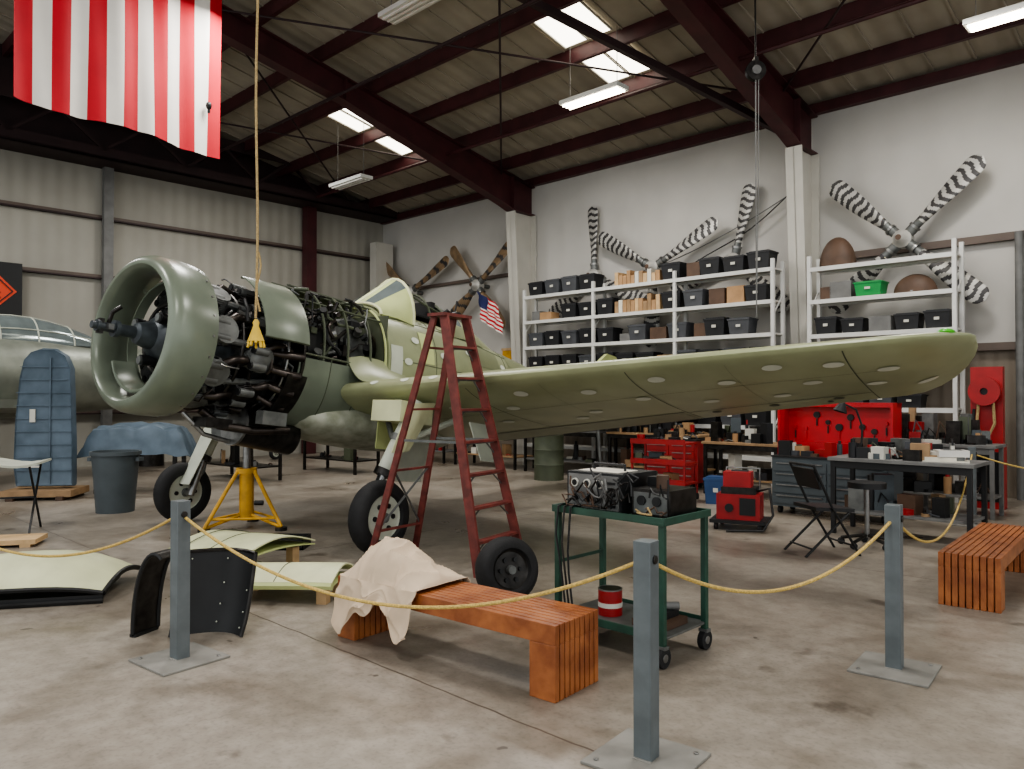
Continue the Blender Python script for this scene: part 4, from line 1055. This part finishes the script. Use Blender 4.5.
mb=Mb(); tote(mb,0,0,0,.35,.3,.4,'blue'); mb.obj('recycling_bin',WM(3.05,11.4,0,-30))
mb=Mb(); mb.bx(-.2,.2,-.02,.1,.9,2.0,'red'); 
Mx=Matrix.Rotation(-math.pi/2,4,'Z'); mb.lathe([(.0,.05),(0,.2),(.03,.2),(.03,.16),(.12,.16),(.12,.2),(.15,.2),(.15,.05),(0,.05)],'red',Matrix.Translation((0,-.02,1.65))@Mx,28)
mb.lathe([(.04,.16),(.04,.185),(.11,.185),(.11,.16)],'black',Matrix.Translation((0,-.02,1.65))@Mx,28)
mb.tube([(.1,-.1,1.5),(.12,-.12,1.2),(.0,-.14,.9),(-.1,-.12,1.2),(-.08,-.1,1.5)],.02,'rope_old'); mb.tube([(-.15,-.05,1.4),(-.16,-.1,.9),(-.1,-.1,.5)],.02,'black')
mb.bx(-.22,.22,-.1,.1,.0,.9,'red'); mb.bx(-.18,.18,-.11,-.1,.1,.8,'black')
mb.obj('hose_reel_station',WM(6.75,10.95,0,-44))
def drum(x,y,mat,h=.85,r=.28):
    mb=Mb(); mb.lathe([(0,.001),(0,r),(h*.33,r),(h*.34,r+.012),(h*.36,r),(h*.66,r),(h*.67,r+.012),(h*.69,r),(h,r),(h,.001)],mat,Mz,28); mb.cyl((.12,0,h),(.12,0,h+.02),.03,'steel'); mb.obj('steel_drum',WM(x,y))
drum(-8.2,17.5,'dark_metal'); drum(.7,14.6,'olive_dark')
for i,(x,y) in enumerate(((-5.2,14.8),(-3.6,16.2))):
    table('workbench',WM(x,y,0,-40),1.8,.7,.9,'dark_metal','dark_metal',True,(34,60+i,.5))
# ================================================================ LIGHTS / WORLD / CAMERA
w=bpy.data.worlds.new('World'); bpy.context.scene.world=w; w.use_nodes=True
bg=w.node_tree.nodes['Background']; bg.inputs[0].default_value=(.95,.98,1,1); bg.inputs[1].default_value=1.2
def area(s,t,z,sx,sy,e,col=(1,.97,.93)):
    l=bpy.data.lights.new('bay_light','AREA'); l.shape='RECTANGLE'; l.size=sx; l.size_y=sy; l.energy=e; l.color=col
    o=bpy.data.objects.new('bay_light',l); bpy.context.scene.collection.objects.link(o); o.matrix_basis=HM(s,t,z)
for s,t in((-15,8),(-15,2),(-9,10.5),(-9,5),(-9,0),(-3,10.5),(-3,5),(-3,0),(3,5)):
    area(s,t,6.6,1.0,1.0,130)
cam=bpy.data.cameras.new('Camera'); co=bpy.data.objects.new('Camera',cam); bpy.context.scene.collection.objects.link(co)
cam.sensor_width=36; cam.lens=36*770/1024; cam.clip_end=200
co.location=(0,0,1.6); co.rotation_euler=(math.radians(90+.78),0,0)
bpy.context.scene.camera=co
vs=bpy.context.scene.view_settings
vs.view_transform='AgX'; vs.look='AgX - Medium High Contrast'; vs.exposure=0.25
